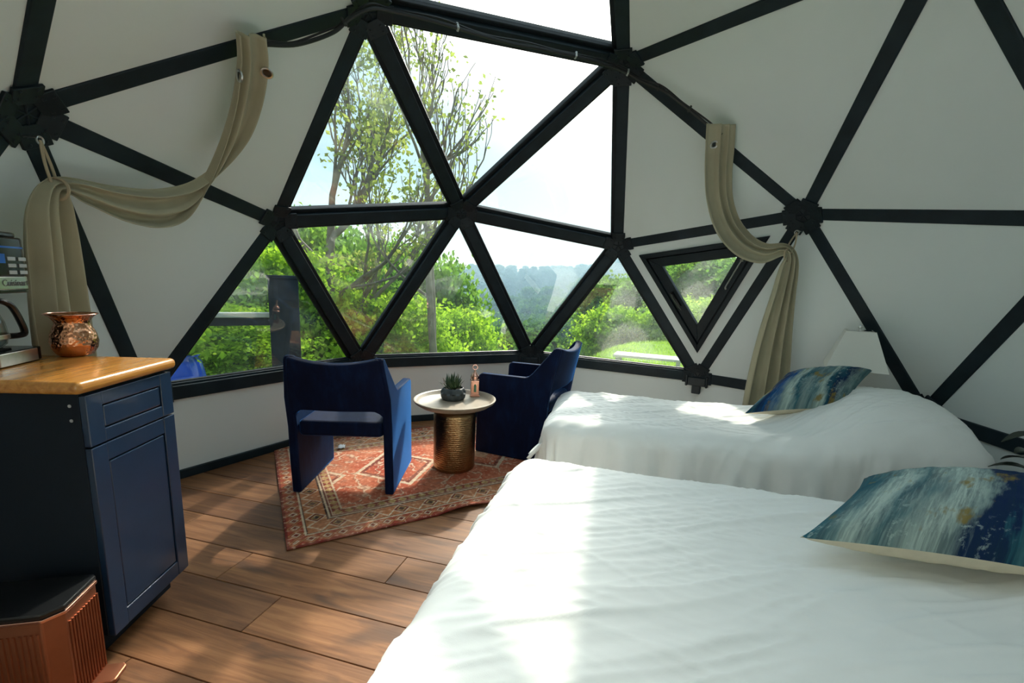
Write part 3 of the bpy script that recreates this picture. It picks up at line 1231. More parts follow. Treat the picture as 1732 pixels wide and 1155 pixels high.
# ------------------------------------------------------------------ armchairs
def make_chair(name, label):
    root = tag(empty(name), label, 'armchair', 'blue velvet armchairs')
    # local: x forward, y to the left, origin at the middle of the rear feet
    prof = [(.018, 0), (.0, .20), (-.006, .42), (-.035, .60), (-.080, .825), (-.074, .845), (-.045, .848), (-.028, .838), (.115, .655), (.145, .628), (.175, .618), (.515, .612), (.536, .60), (.542, .58), (.556, .0)]
    for s in (1, -1):
        mb = MB()
        poly = []
        for x, z in prof:
            y = .300
            if z > .62:
                y -= .030 * (z - .62) / .23
            poly.append((x, y, z))
        outer = [V((x, s * y, z)) for x, y, z in poly]
        inner = [V((x, s * (y - .052), z)) for x, y, z in poly]
        n = len(poly)
        mb.add(outer + inner, [(0, 1, 2, 3, 10, 11, 12, 13, 14), (3, 4, 5, 6, 7, 8, 9, 10)] + [tuple(n + i for i in q[::-1]) for q in ((0, 1, 2, 3, 10, 11, 12, 13, 14), (3, 4, 5, 6, 7, 8, 9, 10))] + [(i, (i + 1) % n, n + (i + 1) % n, n + i) for i in range(n)])
        mb.build('side_panel', M['velvet'], root, bevel=.014, bseg=3, smooth=True)
    # curved back between the side panels
    P = []
    nb, nz = 25, 15
    for j in range(nz):
        t = j / (nz - 1)
        row = []
        for i in range(nb):
            b_ = -1 + 2 * i / (nb - 1)
            z0 = .532 - .085 * max(0, (abs(b_) - .70) / .30) ** 2
            z1 = .812 + .034 * b_ * b_
            z = z0 + (z1 - z0) * t
            y = b_ * (.276 - .030 * max(0, (z - .62)) / .23)
            x = .010 - .095 * max(0, (z - .42) / .42) - .030 * (1 - b_ * b_)
            row.append(V((x + .020, y, z)))
        P.append(row)
    MB().grid(P).build('backrest', M['velvet'], root, solid=.05, bevel=.012, bseg=3, smooth=True)
    # seat cushion
    P = []
    seat = MB()
    pts = []
    r = .04
    for cx_, cy_, a0 in ((.52 - r, .246 - r, 0), (.0 + r, .246 - r, 90), (.0 + r, -.246 + r, 180), (.52 - r, -.246 + r, 270)):
        for i in range(6):
            a = rad(a0 + 90 * i / 5)
            pts.append(V((cx_ + r * math.cos(a), cy_ + r * math.sin(a), .362)))
    seat.prism(pts, V((0, 0, .092)))
    seat.build('seat', M['velvet'], root, bevel=.022, bseg=4, smooth=True)
    return root


ch = make_chair('armchair', 'blue velvet armchair seen from behind, standing on the sunlit rug beside the round table')
ch.location = (.261, 1.385, .0095)
ch.rotation_euler = (0, 0, rad(16.5))
ch2 = copy_tree(ch)
ch2.location = (1.213 - .54 * math.cos(rad(82)) + .3 * math.sin(rad(82)), .886 - .54 * math.sin(rad(82)) - .3 * math.cos(rad(82)), .0095)
ch2.rotation_euler = (0, 0, rad(82))
ch2['label'] = 'blue velvet armchair seen from the side, between the round table and the far bed'

# ------------------------------------------------------------------ side table and what stands on it
TX, TY = .895, .936
tb = tag(empty('side_table', (TX, TY, .0095)), 'round side table with whitewashed tray top on a hammered bronze drum', 'side table')
MB().lathe([(0, 0), (.135, 0), (.141, .006), (.143, .02), (.143, .375), (.140, .395), (.128, .412), (.112, .420), (0, .420)], 56).build('pedestal', M['pedestal'], tb, smooth=True)
MB().lathe([(0, .421), (.115, .421), (.17, .428), (.235, .447), (.270, .470), (.279, .484), (.278, .489), (.268, .490), (.258, .484), (.246, .467), (.232, .462), (0, .462)], 64).build('tray_top', M['tray'], tb, smooth=True)

# succulent in a grey faceted pot
pl = tag(empty('succulent', (.973, .983, .0095 + .462)), 'green succulent in a dark grey relief pot on the tray table', 'potted plant')
pm = MB()
nseg, rows = 48, 9
Pp = []
for j in range(rows):
    t = j / (rows - 1)
    row = []
    for i in range(nseg + 1):
        a = 2 * math.pi * i / nseg
        r0 = .066 + .018 * math.sin(math.pi * min(1, t * .8 + .12)) - .004 * t
        tri = abs(((i / nseg * 8 + (.0)) % 1) - .5) * 2
        lobe = .008 * math.cos(2 * math.pi * (i / nseg * 8) + math.pi * (1 if t > .5 else 0)) * math.sin(math.pi * t)
        row.append(V(((r0 + lobe) * math.cos(a), (r0 + lobe) * math.sin(a), .082 * t)))
    Pp.append(row)
pm.grid(Pp)
pm.add([V((.066 * math.cos(a), .066 * math.sin(a), .0)) for a in np.linspace(0, 2 * math.pi, 24, endpoint=False)], [tuple(range(24))])
pm.build('pot', M['pot'], pl, smooth=True, solid=.006)
MB().lathe([(0, .070), (.070, .068)], 24).build('soil', M['soil'], pl)
rs = random.Random(11)


def succ_leaf(base, dirv, ln, wd):
    up = V((0, 0, 1))
    sd = dirv.cross(up)
    sd = sd.normalized() if sd.length > .05 else V((1, 0, 0))
    nr = sd.cross(dirv).normalized()
    mb_ = MB()
    secs = [(0, .5), (.35, 1.0), (.7, .8), (1.0, .05)]
    vs_ = []
    for t, k in secs:
        c = base + dirv * (ln * t) + up * (.012 * t * t)
        vs_ += [c - sd * wd * k, c - nr * wd * .45 * k, c + sd * wd * k, c + nr * wd * .25 * k]
    fs_ = []
    for i in range(3):
        for q in range(4):
            fs_.append((i * 4 + q, i * 4 + (q + 1) % 4, i * 4 + 4 + (q + 1) % 4, i * 4 + 4 + q))
    mb_.add(vs_, fs_)
    return mb_


for i in range(46):
    a = rs.uniform(0, 2 * math.pi)
    tilt = rs.uniform(.12, 1.05)
    r0 = rs.uniform(0, .045)
    bs = V((r0 * math.cos(a + .5), r0 * math.sin(a + .5), .066 + rs.uniform(0, .02)))
    dv = V((math.cos(a) * math.sin(tilt), math.sin(a) * math.sin(tilt), math.cos(tilt))).normalized()
    succ_leaf(bs, dv, rs.uniform(.055, .095) * (1.15 - .3 * tilt), .0085).build('leaf', M['succulent'], pl, smooth=True)
MB().prism([V((-.004, .055, .07)), V((-.001, .060, .07)), V((-.006, .078, .145)), V((-.012, .072, .147)), V((-.011, .066, .13))], V((.004, .002, 0))).build('plant_tag', M['tray'], pl)

# rose gold lantern
ln = tag(empty('lantern', (1.105, .872, .0095 + .462), rad(25)), 'small rose gold lantern with a ring handle on the tray table', 'lantern')
mb = MB()
mb.box((0, 0, .006), (.066, .066, .012))
mb.box((0, 0, .017), (.056, .056, .012))
mb.build('base', M['rose_gold'], ln, bevel=.002)
mb = MB()
for sx in (-1, 1):
    for sy in (-1, 1):
        mb.box((sx * .0225, sy * .0225, .066), (.010, .010, .09))
mb.box((0, 0, .113), (.056, .056, .010))
mb.build('corner_frame', M['rose_gold'], ln, bevel=.0015, bseg=1)
for k in range(4):
    Rz = Matrix.Rotation(k * math.pi / 2, 3, 'Z')
    # plate with an arched window
    pts = [V((.0222, -.018, .022)), V((.0222, .018, .022)), V((.0222, .018, .108)), V((.0222, -.018, .108))]
    arch = [V((.0222, -.009, .036)), V((.0222, .009, .036))] + [V((.0222, .009 * math.cos(a), .080 + .013 * math.sin(a))) for a in np.linspace(0, math.pi, 9)]
    MB().prism([Rz @ (p + V((.0022, 0, 0))) for p in arch], Rz @ V((.001, 0, 0))).build('window_pane', M['lantern_glass'], ln)
    MB().prism([Rz @ p for p in pts], Rz @ V((.002, 0, 0))).build('side_plate', M['rose_gold'], ln)
MB().lathe([(.034, .118), (.034, .122), (.028, .130), (.031, .142), (.027, .156), (.016, .170), (.010, .178), (.008, .188), (.004, .196), (0, .198)], 20).build('dome_top', M['rose_gold'], ln, smooth=True)
MB().tube([(0, .0175 * math.cos(a), .213 + .0175 * math.sin(a)) for a in np.linspace(0, 2 * math.pi, 24, endpoint=False)], .0026, 6, closed=True).build('ring', M['rose_gold'], ln, smooth=True)


# ------------------------------------------------------------------ beds
def bed(name, label, corner, rot, L, W, top, humps, seed, dlabel):
    """corner = near foot corner; local x to the head, y to the far side"""
    root = tag(empty(name, (*corner, 0), rot), label, 'bed', 'beds')
    MB().box((L / 2 + .03, W / 2, .16), (L - .14, W - .16, .22)).build('bed_base', M['base_wood'], root, bevel=.01)
    for a in (.16, L - .14):
        for b_ in (.14, W - .14):
            MB().box((a, b_, .026), (.06, .06, .05)).build('leg', M['base_wood'], root)
    MB().box((L / 2 + .02, W / 2, (.27 + top - .045) / 2), (L - .12, W - .14, top - .045 - .27)).build('mattress', M['mattress'], root, bevel=.04, bseg=3)
    # duvet: cloth draped over the mattress
    r = .105
    skirt = top - r - .02
    ext = r * math.pi / 2 + skirt
    xs = np.concatenate([np.linspace(-ext, 0, 34), np.linspace(0, 1, 190)[1:-1] * (L - 2 * r), np.linspace(L - 2 * r, L - 2 * r + ext, 30)])
    ys = np.concatenate([np.linspace(-ext, 0, 34), np.linspace(0, 1, 150)[1:-1] * (W - 2 * r), np.linspace(W - 2 * r, W - 2 * r + ext, 34)])
    P = []
    for x in xs:
        row = []
        for y in ys:
            cx_, cy_ = min(max(x, 0), L - 2 * r), min(max(y, 0), W - 2 * r)
            dx, dy = x - cx_, y - cy_
            e = math.hypot(dx, dy)
            n1 = noise.noise(V((x * 1.3 + seed, y * 1.3, 1)))
            if e < 1e-6:
                px, py, z, drop, ux, uy = x, y, top, 0.0, 0, 0
            else:
                e = min(e, ext)
                ux, uy = dx / math.hypot(dx, dy), dy / math.hypot(dx, dy)
                th = e / r
                if th < math.pi / 2:
                    hor, drop = r * math.sin(th), r * (1 - math.cos(th))
                else:
                    hor, drop = r, r + (e - r * math.pi / 2)
                # hanging folds grow towards the hem
                k = max(0.0, drop - r * .6) / top
                per = (x if abs(dy) > abs(dx) else y) + .35 * math.atan2(dy, dx)
                hor += k * (.045 + .055 * math.sin(per * 21 + 2.5 * noise.noise(V((per * 3, seed, 0)))) + .025 * math.sin(per * 47 + seed))
                px, py, z = cx_ + ux * hor, cy_ + uy * hor, top - drop
            # long soft wrinkles over the top, pulled from the foot corner
            wx, wy = px * .72 + py * .45, -px * .45 + py * .9
            q = noise.fractal(V((wx * 1.5 + seed, wy * 7.5, seed)), .9, 2.1, 4)
            rid = 1 - abs(noise.noise(V((wx * 1.1 + 3 * seed, wy * 9.0 + .8 * n1, 2.0 + seed)))) * 2.6
            rid = max(0, rid) ** 3
            rid2 = max(0, 1 - abs(noise.noise(V((px * 2.2 + seed, py * 5.2 + 1.5 * px, 7.0 + seed)))) * 3.2) ** 3
            rid3 = max(0, 1 - abs(noise.noise(V((wx * 2.6 + seed, wy * 21.0 + 2 * n1, 4.0 + seed)))) * 3.0) ** 2
            rid4 = max(0, 1 - abs(noise.noise(V((px * 3.0 + seed, py * 30.0 + 7 * px + 3 * n1, 9.0 + seed)))) * 3.0) ** 2 * max(0, min(1, .5 + 1.6 * noise.noise(V((px * 1.7, py * 1.7, seed)))))
            wr = .006 * q + .006 * rid + .004 * rid2 + .003 * n1 + .0055 * rid3 + .0035 * rid4
            fade = 1 - min(1, (top - z) / .35)
            z += wr * (.35 + .65 * fade)
            if fade < .9:
                px += ux * wr * .9
                py += uy * wr * .9
            for hx, hy, sx, sy, hh in humps:
                gx, gy = (px + r - hx) / sx, (py + r - hy) / sy
                g = math.exp(-(abs(gx) ** 2.6 + abs(gy) ** 2.6))
                z += hh * g * max(.0, 1 - (top - min(z, top)) / .45)
            row.append(V((px + r, py + r, max(z, .012))))
        P.append(row)
    dv = MB().grid(P).build('duvet', M['duvet'], root, smooth='all')
    return root, dv


b1, d1 = bed('bed', 'nearer bed under a plain white duvet, filling the lower right corner', (-1.42, .252), rad(-89.6), 2.0, 1.46, .525, [(1.85, .75, .26, .55, .14)], 1.3, '')
b2, d2 = bed('bed', 'farther white bed beside the triangular vent window, its pillows raised under the duvet', (.466, .245), rad(-87.0), 2.16, .87, .54, [(1.86, .44, .42, .42, .24)], 4.6, '')
# loose sheet corner sticking out at the foot of the far bed
sh = MB()
P = []
for i in range(9):
    row = []
    for j in range(7):
        a, b_ = i / 8, j / 6
        row.append(V((.03 - .10 * a + .010 * math.sin(7 * b_), .05 + .16 * b_ - .05 * a, .42 - .10 * a - .03 * b_ + .012 * math.sin(9 * b_ + 3 * a))))
    P.append(row)
sh.grid(P).build('sheet_corner', M['linen_sheet'], b2, smooth='all', solid=.004)


def cushion(name, label, corners, thick, front_mat, seed):
    """corners BL, BR, TR, TL in world space, the front faces along (TL-BL) x ... upwards"""
    BL, BR, TR, TL = (V(c) for c in corners)
    cen = (BL + BR + TR + TL) / 4
    root = tag(empty(name, cen), label, 'cushion', 'painted stripe cushions')
    n = ((BR - BL) + (TR - TL)).cross((TL - BL) + (TR - BR)).normalized()
    N = 44
    for sgn, nm, mt, th in ((1, 'printed_front', front_mat, thick * .55), (-1, 'cream_back', M['cream'], thick * .45)):
        P, UV = [], []
        for j in range(N + 1):
            row = []
            for i in range(N + 1):
                u, v = -1 + 2 * i / N, -1 + 2 * j / N
                # sides drawn in between the pointed corners
                uu = u * (1 - .085 * (1 - v * v) ** 1.0 * abs(u) ** 1)
                vv = v * (1 - .10 * (1 - u * u) ** 1.0 * abs(v) ** 1)
                p = BL * ((1 - uu) * (1 - vv) / 4) + BR * ((1 + uu) * (1 - vv) / 4) + TR * ((1 + uu) * (1 + vv) / 4) + TL * ((1 - uu) * (1 + vv) / 4)
                h = th * max(0, (1 - u ** 2)) ** .48 * max(0, (1 - v ** 2)) ** .48
                h *= 1 + .06 * noise.noise(V((u * 2 + seed, v * 2, sgn)))
                edge = 1 - max(abs(u), abs(v))
                h += .004 * noise.noise(V((u * 9 + seed, v * 9, sgn * 3))) * min(1, edge * 6)
                row.append(p + n * (h * sgn) - cen)
                UV.append(((u + 1) / 2, (v + 1) / 2))
            P.append(row)
        o_ = MB().grid(P).build(nm, mt, root, smooth='all', fixn=False)
        uvl = o_.data.uv_layers.new(name='UVMap')
        for lp in o_.data.loops:
            uvl.data[lp.index].uv = UV[lp.vertex_index]
    return root


cushion('throw_cushion', 'large blue, teal and ochre streaked cushion with cream back on the nearer bed', [(-.54, -.735, .610), (-.57, -1.40, .635), (-.17, -1.62, .745), (-.22, -1.01, .700)], .235, M['cushion_a'], 2.0)
cushion('throw_cushion', 'blue and grey streaked cushion with cream back on the farther bed, before the lamp', [(.885, -.862, .600), (.955, -1.385, .670), (1.17, -1.580, .870), (1.20, -1.143, .805)], .25, M['cushion_b'], 6.0)

# lamp on a slim stand behind the far bed
LX, LY = 1.462, -1.598
stand = tag(empty('lamp_table', (LX, LY, 0)), 'slim dark round pedestal carrying the table lamp beyond the farther bed', 'side table')
MB().lathe([(0, 0), (.075, 0), (.075, .015), (.025, .03), (.022, .50), (.03, .515), (0, .515)], 24).build('pedestal', M['base_wood'], stand, smooth=True)
MB().lathe([(0, .515), (.085, .515), (.088, .525), (.085, .535), (0, .535)], 28).build('table_top', M['base_wood'], stand, smooth=True)
lp = tag(empty('table_lamp', (LX, LY, .535), rad(-16)), 'table lamp with a white square tapered shade behind the farther bed', 'lamp')
MB().lathe([(0, 0), (.055, 0), (.058, .008), (.045, .018), (.02, .03), (.04, .07), (.05, .12), (.035, .18), (.014, .22), (.010, .30), (0, .30)], 28).build('base', M['base_wood'], lp, smooth=True)
mb = MB()
zb, zt, hb, ht = .300, .540, .160, .076
c4 = [(-1, -1), (1, -1), (1, 1), (-1, 1)]
vs = [V((x * hb, y * hb, zb)) for x, y in c4] + [V((x * ht, y * ht, zt)) for x, y in c4]
for i in range(4):
    j = (i + 1) % 4
    MB().add([vs[i], vs[j], vs[4 + j], vs[4 + i]], [(0, 1, 2, 3)]).build('shade_panel', M['shade'], lp, solid=.003)
mb = MB()
for i in range(4):
    j = (i + 1) % 4
    mb.tube([vs[4 + i] * 1.0, vs[4 + j]], .003, 6)
mb.tube([V((-ht, 0, zt)), V((ht, 0, zt))], .003, 6)
mb.box((0, 0, zt + .002), (ht * 1.7, ht * 1.7, .003))
mb.build('shade_spider', M['chrome'], lp)
MB().lathe([(0, 0), (.006, 0), (.004, .008), (.012, .014), (.014, .022), (.010, .031), (0, .034)], 16, (0, 0, zt + .003)).build('finial', M['chrome'], lp, smooth=True)
MB().tube([(0, 0, .29), (0, 0, zt)], .005, 8).build('harp', M['chrome'], lp)

# dark leaved plant in the gap between the beds
gp = tag(empty('rubber_plant', (.385, -1.90, 0)), 'dark leaved rubber plant at the right frame edge between the two beds', 'potted plant')
MB().lathe([(0, 0), (.09, 0), (.11, .20), (.115, .22), (.10, .22), (.095, .19), (0, .19)], 28).build('pot', M['pot'], gp, smooth=True)
MB().tube([(0, 0, .19), (.01, .0, .5), (.0, .02, .88)], .008, 6).build('stem', M['stem'], gp)
rs = random.Random(3)
for i in range(20):
    a = rs.uniform(0, 6.28)
    z = .50 + .020 * i
    bs = V((.005, .01, z))
    tilt = rs.uniform(1.0, 1.6)
    dv = V((math.cos(a) * math.sin(tilt), math.sin(a) * math.sin(tilt), math.cos(tilt)))
    sd = dv.cross(V((0, 0, 1))).normalized()
    nr = sd.cross(dv)
    l_ = rs.uniform(.08, .12)
    P = []
    for t in np.linspace(0, 1, 8):
        wdt = .030 * math.sin(math.pi * min(1, t * .94 + .05)) ** .8
        c = bs + dv * (.03 + l_ * t) - V((0, 0, .05 * t * t))
        P.append([c - sd * wdt + nr * wdt * .3, c, c + sd * wdt + nr * wdt * .3])
    MB().grid(P).build('leaf', M['rubber_leaf'], gp, smooth='all', solid=.002)


# ------------------------------------------------------------------ curtains, ropes and the curtain cable
def drape(rows, pleats, nacross, nalong, seed):
    """rows: (cx,cy,cz, wx,wy,wz, nx,ny,nz, width, depth) key sections -> grid of points"""
    S_ = catmull(rows, nalong)
    P = []
    for i, s in enumerate(S_):
        c = V(s[0:3])
        wv = V(s[3:6]).normalized()
        nv = V(s[6:9])
        nv = (nv - wv * nv.dot(wv)).normalized()
        wd, dp = s[9], s[10]
        t = i / (nalong - 1)
        row = []
        for j in range(nacross):
            a = j / (nacross - 1)
            ph = 2 * math.pi * pleats * a + .8 * math.sin(5 * a + seed) + .9 * math.sin(3.1 * t + 4 * a + seed)
            f = math.sin(ph)
            f = math.copysign(abs(f) ** .7, f)
            lean = .55 * math.cos(ph) / (2 * math.pi * pleats)     # folds lie over each other
            row.append(c + wv * ((a - .5 + lean) * wd) + nv * (dp * f * (.75 + .25 * math.sin(9 * a + seed))))
        P.append(row)
    return P


def make_curtain(name, label, rows, split, pleats, seed, grommets, ends):
    root = tag(empty(name), label, 'curtain', 'swagged linen curtains')
    P = drape(rows, pleats, 61, 110, seed)
    MB().grid(P).build('cloth', M['curtain'], root, smooth='all', solid=.003)
    for gi, gj in grommets:
        def facing(j):
            a_ = (P[gi][j + 2] - P[gi][j - 2]).cross(P[gi + 2][j] - P[gi - 2][j]).normalized()
            return abs(a_.dot((V((-1.93, -.24, 1.3)) - P[gi][j]).normalized()))
        gj = max(range(*gj), key=facing)
        p = P[gi][gj]
        ax = (P[gi][gj + 2] - P[gi][gj - 2]).cross(P[gi + 2][gj] - P[gi - 2][gj]).normalized()
        if ax.dot(V((-1.93, -.24, 1.3)) - p) < 0:
            ax = -ax
        p = p + ax * .004
        e1 = ax.orthogonal().normalized()
        e2 = ax.cross(e1)
        mb_ = MB().tube([p + (e1 * math.cos(a) + e2 * math.sin(a) * 1.15) * .020 for a in np.linspace(0, 2 * math.pi, 20, endpoint=False)], .0055, 6, closed=True)
        gr_ = mb_.build('grommet', M['grommet'], root, smooth=True)
        MB().prism([p - ax * .002 + (e1 * math.cos(a) + e2 * math.sin(a) * 1.15) * .017 for a in np.linspace(0, 2 * math.pi, 16, endpoint=False)], ax * .001).build('eyelet_dark_disc', M['black_plastic'], gr_)  # black disc stands in for the dark seen through the ring
    return root


# left curtain: hung from the strut above, swagged to the hub, falling behind the counter
LN = (-.1, -.9, -.25)
rowsL = [
    (-.145, 1.462, 2.300, .72, -.10, .28, .3, -.80, -.45, .165, .022),
    (-.075, 1.530, 2.215, .72, -.15, .25, .3, -.80, -.45, .165, .026),
    (-.010, 1.640, 2.080, .70, -.15, .30, .2, -.85, -.40, .170, .028),
    (.020, 1.760, 1.930, .62, -.20, .45, .2, -.88, -.30, .180, .030),
    (-.010, 1.870, 1.770, .45, -.30, .75, .1, -.90, -.25, .185, .030),
    (-.110, 1.925, 1.630, .20, -.25, .95, .0, -.92, -.20, .180, .030),
    (-.250, 1.945, 1.570, -.05, -.20, 1.0, -.1, -.92, -.15, .165, .030),
    (-.400, 1.955, 1.565, -.15, -.15, 1.0, -.1, -.92, -.10, .140, .026),
    (-.540, 1.955, 1.590, -.25, -.10, .95, -.2, -.92, -.10, .095, .022),
    (-.622, 1.950, 1.592, -.80, -.30, .50, -.3, -.90, .2, .075, .020),
    (-.655, 1.945, 1.520, -1.0, -.40, .05, -.3, -.92, .1, .140, .030),
    (-.658, 1.955, 1.40, -1.0, -.45, .0, -.3, -.92, .0, .185, .036),
    (-.650, 1.975, 1.20, -1.0, -.45, .0, -.3, -.92, .0, .215, .038),
    (-.640, 1.995, .98, -1.0, -.45, .0, -.3, -.92, .0, .240, .038),
    (-.630, 2.010, .75, -1.0, -.45, .0, -.3, -.92, .0, .255, .038),
    (-.620, 2.015, .45, -1.0, -.45, .0, -.3, -.92, .0, .265, .038),
]
make_curtain('curtain', 'beige linen curtain swagged above the coffee maker and counter', rowsL, 9, 3, .4,
             [(9, (3, 7)), (8, (40, 58))], None)
rowsR = [
    (1.300, -.612, 2.300, .35, -.80, .05, -.90, -.25, -.2, .195, .016),
    (1.390, -.628, 2.210, .35, -.85, .02, -.92, -.25, -.2, .200, .020),
    (1.510, -.650, 2.060, .35, -.85, .0, -.92, -.25, -.2, .200, .024),
    (1.600, -.690, 1.900, .35, -.85, .10, -.92, -.25, -.2, .200, .024),
    (1.660, -.770, 1.735, .30, -.75, .35, -.92, -.25, -.1, .200, .026),
    (1.680, -.890, 1.610, .20, -.45, .80, -.92, -.25, -.1, .180, .026),
    (1.655, -1.020, 1.555, .05, -.10, 1.0, -.92, -.3, -.1, .140, .024),
    (1.610, -1.130, 1.580, .0, .10, 1.0, -.92, -.3, -.1, .085, .020),
    (1.600, -1.175, 1.540, .2, -.7, .4, -.92, -.3, .1, .085, .020),
    (1.615, -1.180, 1.455, .3, -.95, .0, -.92, -.3, .1, .130, .026),
    (1.660, -1.180, 1.280, .3, -.95, .0, -.92, -.3, .0, .165, .032),
    (1.720, -1.180, 1.050, .3, -.95, .0, -.92, -.3, .0, .225, .034),
    (1.770, -1.185, .80, .3, -.95, .0, -.92, -.3, .0, .285, .034),
    (1.800, -1.190, .50, .3, -.95, .0, -.92, -.3, .0, .330, .034),
    (1.810, -1.195, .25, .3, -.95, .0, -.92, -.3, .0, .345, .034),
]
make_curtain('curtain', 'beige linen curtain swagged across the triangular vent window', rowsR, 8, 3, 2.2,
             [(8, (4, 22))], None)


def rope(name, label, hub, tie, cat='tieback'):
    hub, tie = V(hub), V(tie)
    root = tag(empty(name), label, cat, 'rope curtain tiebacks')
    mb_ = MB()
    sd = (tie - hub).cross(V((0, 0, 1)))
    sd = sd.normalized() if sd.length > 1e-3 else V((1, 0, 0))
    for s in (-1, 1):
        pts = [hub + (tie - hub) * t + sd * (s * .022 * math.sin(math.pi * min(1, t * .75))) for t in np.linspace(0, 1, 9)]
        mb_.tube(pts, .0052, 6)
    mb_.build('rope', M['rope'], root, smooth=True)
    ax = V((hub.x, hub.y, 0)).normalized()
    e1 = V((0, 0, 1))
    e2 = ax.cross(e1)
    MB().tube([tie + (ax * math.cos(a) * .046 + e1 * math.sin(a) * .040) for a in np.linspace(0, 2 * math.pi, 20, endpoint=False)], .0055, 6, closed=True).build('loop', M['rope'], root, smooth=True)
    MB().tube([hub + (e1 * math.sin(a) + e2 * math.cos(a)) * .014 for a in np.linspace(0, 2 * math.pi, 16, endpoint=False)], .0035, 6, closed=True).build('hook_ring', M['steel'], root, smooth=True)
    MB().tube([hub + V((0, 0, .012)), hub + V((0, 0, .012)) + ax * .06], .004, 6).build('hook', M['steel'], root, smooth=True)
    return root


rope('curtain_tieback', 'rope tieback hooked under the hub above the coffee maker', (-.645, 1.975, 1.755), (-.628, 1.952, 1.585))
rope('curtain_tieback', 'thin rope tieback hooked under the hub beside the vent window', (1.665, -1.215, 1.700), (1.605, -1.160, 1.545))

cab_pts = [(-.085, 1.525, 2.300), (-.02, 1.500, 2.322), (.106, 1.440, 2.375), (.241, 1.345, 2.480), (.279, 1.27, 2.555), (.324, 1.18, 2.612), (.386, 1.10, 2.625), (.522, .925, 2.628), (.655, .762, 2.622), (.795, .595, 2.622), (.924, .425, 2.632), (1.087, .208, 2.636),
           (1.25, .0, 2.622), (1.285, -.14, 2.560), (1.290, -.271, 2.500), (1.320, -.404, 2.415), (1.36, -.55, 2.315), (1.375, -.64, 2.262)]
cp = catmull(cab_pts, 140)
cabt = tag(empty('curtain_cable'), 'black curtain cable clipped along the struts over the big window', 'cable')
MB().tube([V(p) for p in cp], .0095, 8).build('cable', M['cable'], cabt, smooth=True)
cp2 = [V(p) + V((0, 0, .016 + .006 * math.sin(i * .35))) for i, p in enumerate(cp)]
MB().tube(cp2, .0058, 6).build('thin_cable', M['cable'], cabt, smooth=True)
for i in (6, 30, 62, 88, 100, 112, 124):
    p = V(cp[i])
    rd = (p - CEN).normalized()
    tg = (V(cp[i + 1]) - p).normalized()
    mb = MB()
    mb.beam(p - tg * .006, p + tg * .006, rd.cross(tg), rd, .026, -.010, .028)
    mb.build('clip', M['label_grey'] if 55 < i < 110 else M['cable'], cabt, bevel=.002, bseg=1)


# ------------------------------------------------------------------ outside: hillside, trees, garden things
def sstep(a, b, x):
    t = min(1, max(0, (x - a) / (b - a)))
    return t * t * (3 - 2 * t)


def ground_h(x, y):
    r = math.hypot(x, y)
    az = math.degrees(math.atan2(y, x))
    right = 1 - sstep(-4, 14, az) if az > -90 else 1 - sstep(-180, -90, az)
    rf = 4.2 + 6.5 * right
    depth = 17 - 9 * right
    slope = .75 - .45 * right
    z = -.30 + .08 * right
    dd = max(0, r - rf)
    z -= depth * (1 - math.exp(-dd * slope / depth)) * sstep(0, 3, dd)
    far = sstep(60, 255, r)
    ridge = 19 + 3 * noise.noise(V((x * .008, y * .008, 3))) - 9 * sstep(22, 45, az) - 8 * sstep(-2, -30, az)
    z += far * ridge
    z += .25 * noise.noise(V((x * .12, y * .12, 0))) * sstep(rf, rf + 6, r)
    return z


rr = [2.62] + [2.8 * 1.11 ** i for i in range(1, 49)]
na = 144
vs, fs = [], []
for r_ in rr:
    for k in range(na):
        a = 2 * math.pi * k / na
        x, y = r_ * math.cos(a), r_ * math.sin(a)
        vs.append((x, y, ground_h(x, y)))
for i in range(len(rr) - 1):
    for k in range(na):
        fs.append((i * na + k, (i + 1) * na + k, (i + 1) * na + (k + 1) % na, i * na + (k + 1) % na))
g = MB().add(vs, fs).build('hillside', M['ground'], None, smooth='all')
tag(g, 'green hillside falling away from the dome into a wooded valley', kind='structure')

npr = np.random.default_rng(5)


def leaf_mesh(name, pts, size, material, jitter=.35, elong=1.5):
    """one folded diamond leaf at each point"""
    pts = np.asarray(pts, float)
    n = len(pts)
    a = npr.normal(size=(n, 3))
    a /= np.linalg.norm(a, axis=1, keepdims=True)
    b = npr.normal(size=(n, 3))
    b -= a * (a * b).sum(1, keepdims=True)
    b /= np.linalg.norm(b, axis=1, keepdims=True)
    c = np.cross(a, b)
    s = size * (1 + jitter * npr.uniform(-1, 1, (n, 1)))
    v = np.empty((n, 4, 3))
    v[:, 0] = pts - a * s * .5 * elong
    v[:, 1] = pts + b * s * .5 + c * s * .12
    v[:, 2] = pts + a * s * .5 * elong
    v[:, 3] = pts - b * s * .5 + c * s * .12
    me = bpy.data.meshes.new(name)
    idx = np.arange(n)[:, None] * 4
    tri = np.concatenate([idx + np.array([[0, 1, 2]]), idx + np.array([[0, 2, 3]])], 1).reshape(-1, 3)
    me.vertices.add(n * 4)
    me.vertices.foreach_set('co', v.ravel().astype('f'))
    me.loops.add(len(tri) * 3)
    me.loops.foreach_set('vertex_index', tri.ravel().astype('i'))
    me.polygons.add(len(tri))
    me.polygons.foreach_set('loop_start', (np.arange(len(tri)) * 3).astype('i'))
    me.polygons.foreach_set('loop_total', np.full(len(tri), 3, 'i'))
    me.update(calc_edges=True)
    me.materials.append(material)
    return me


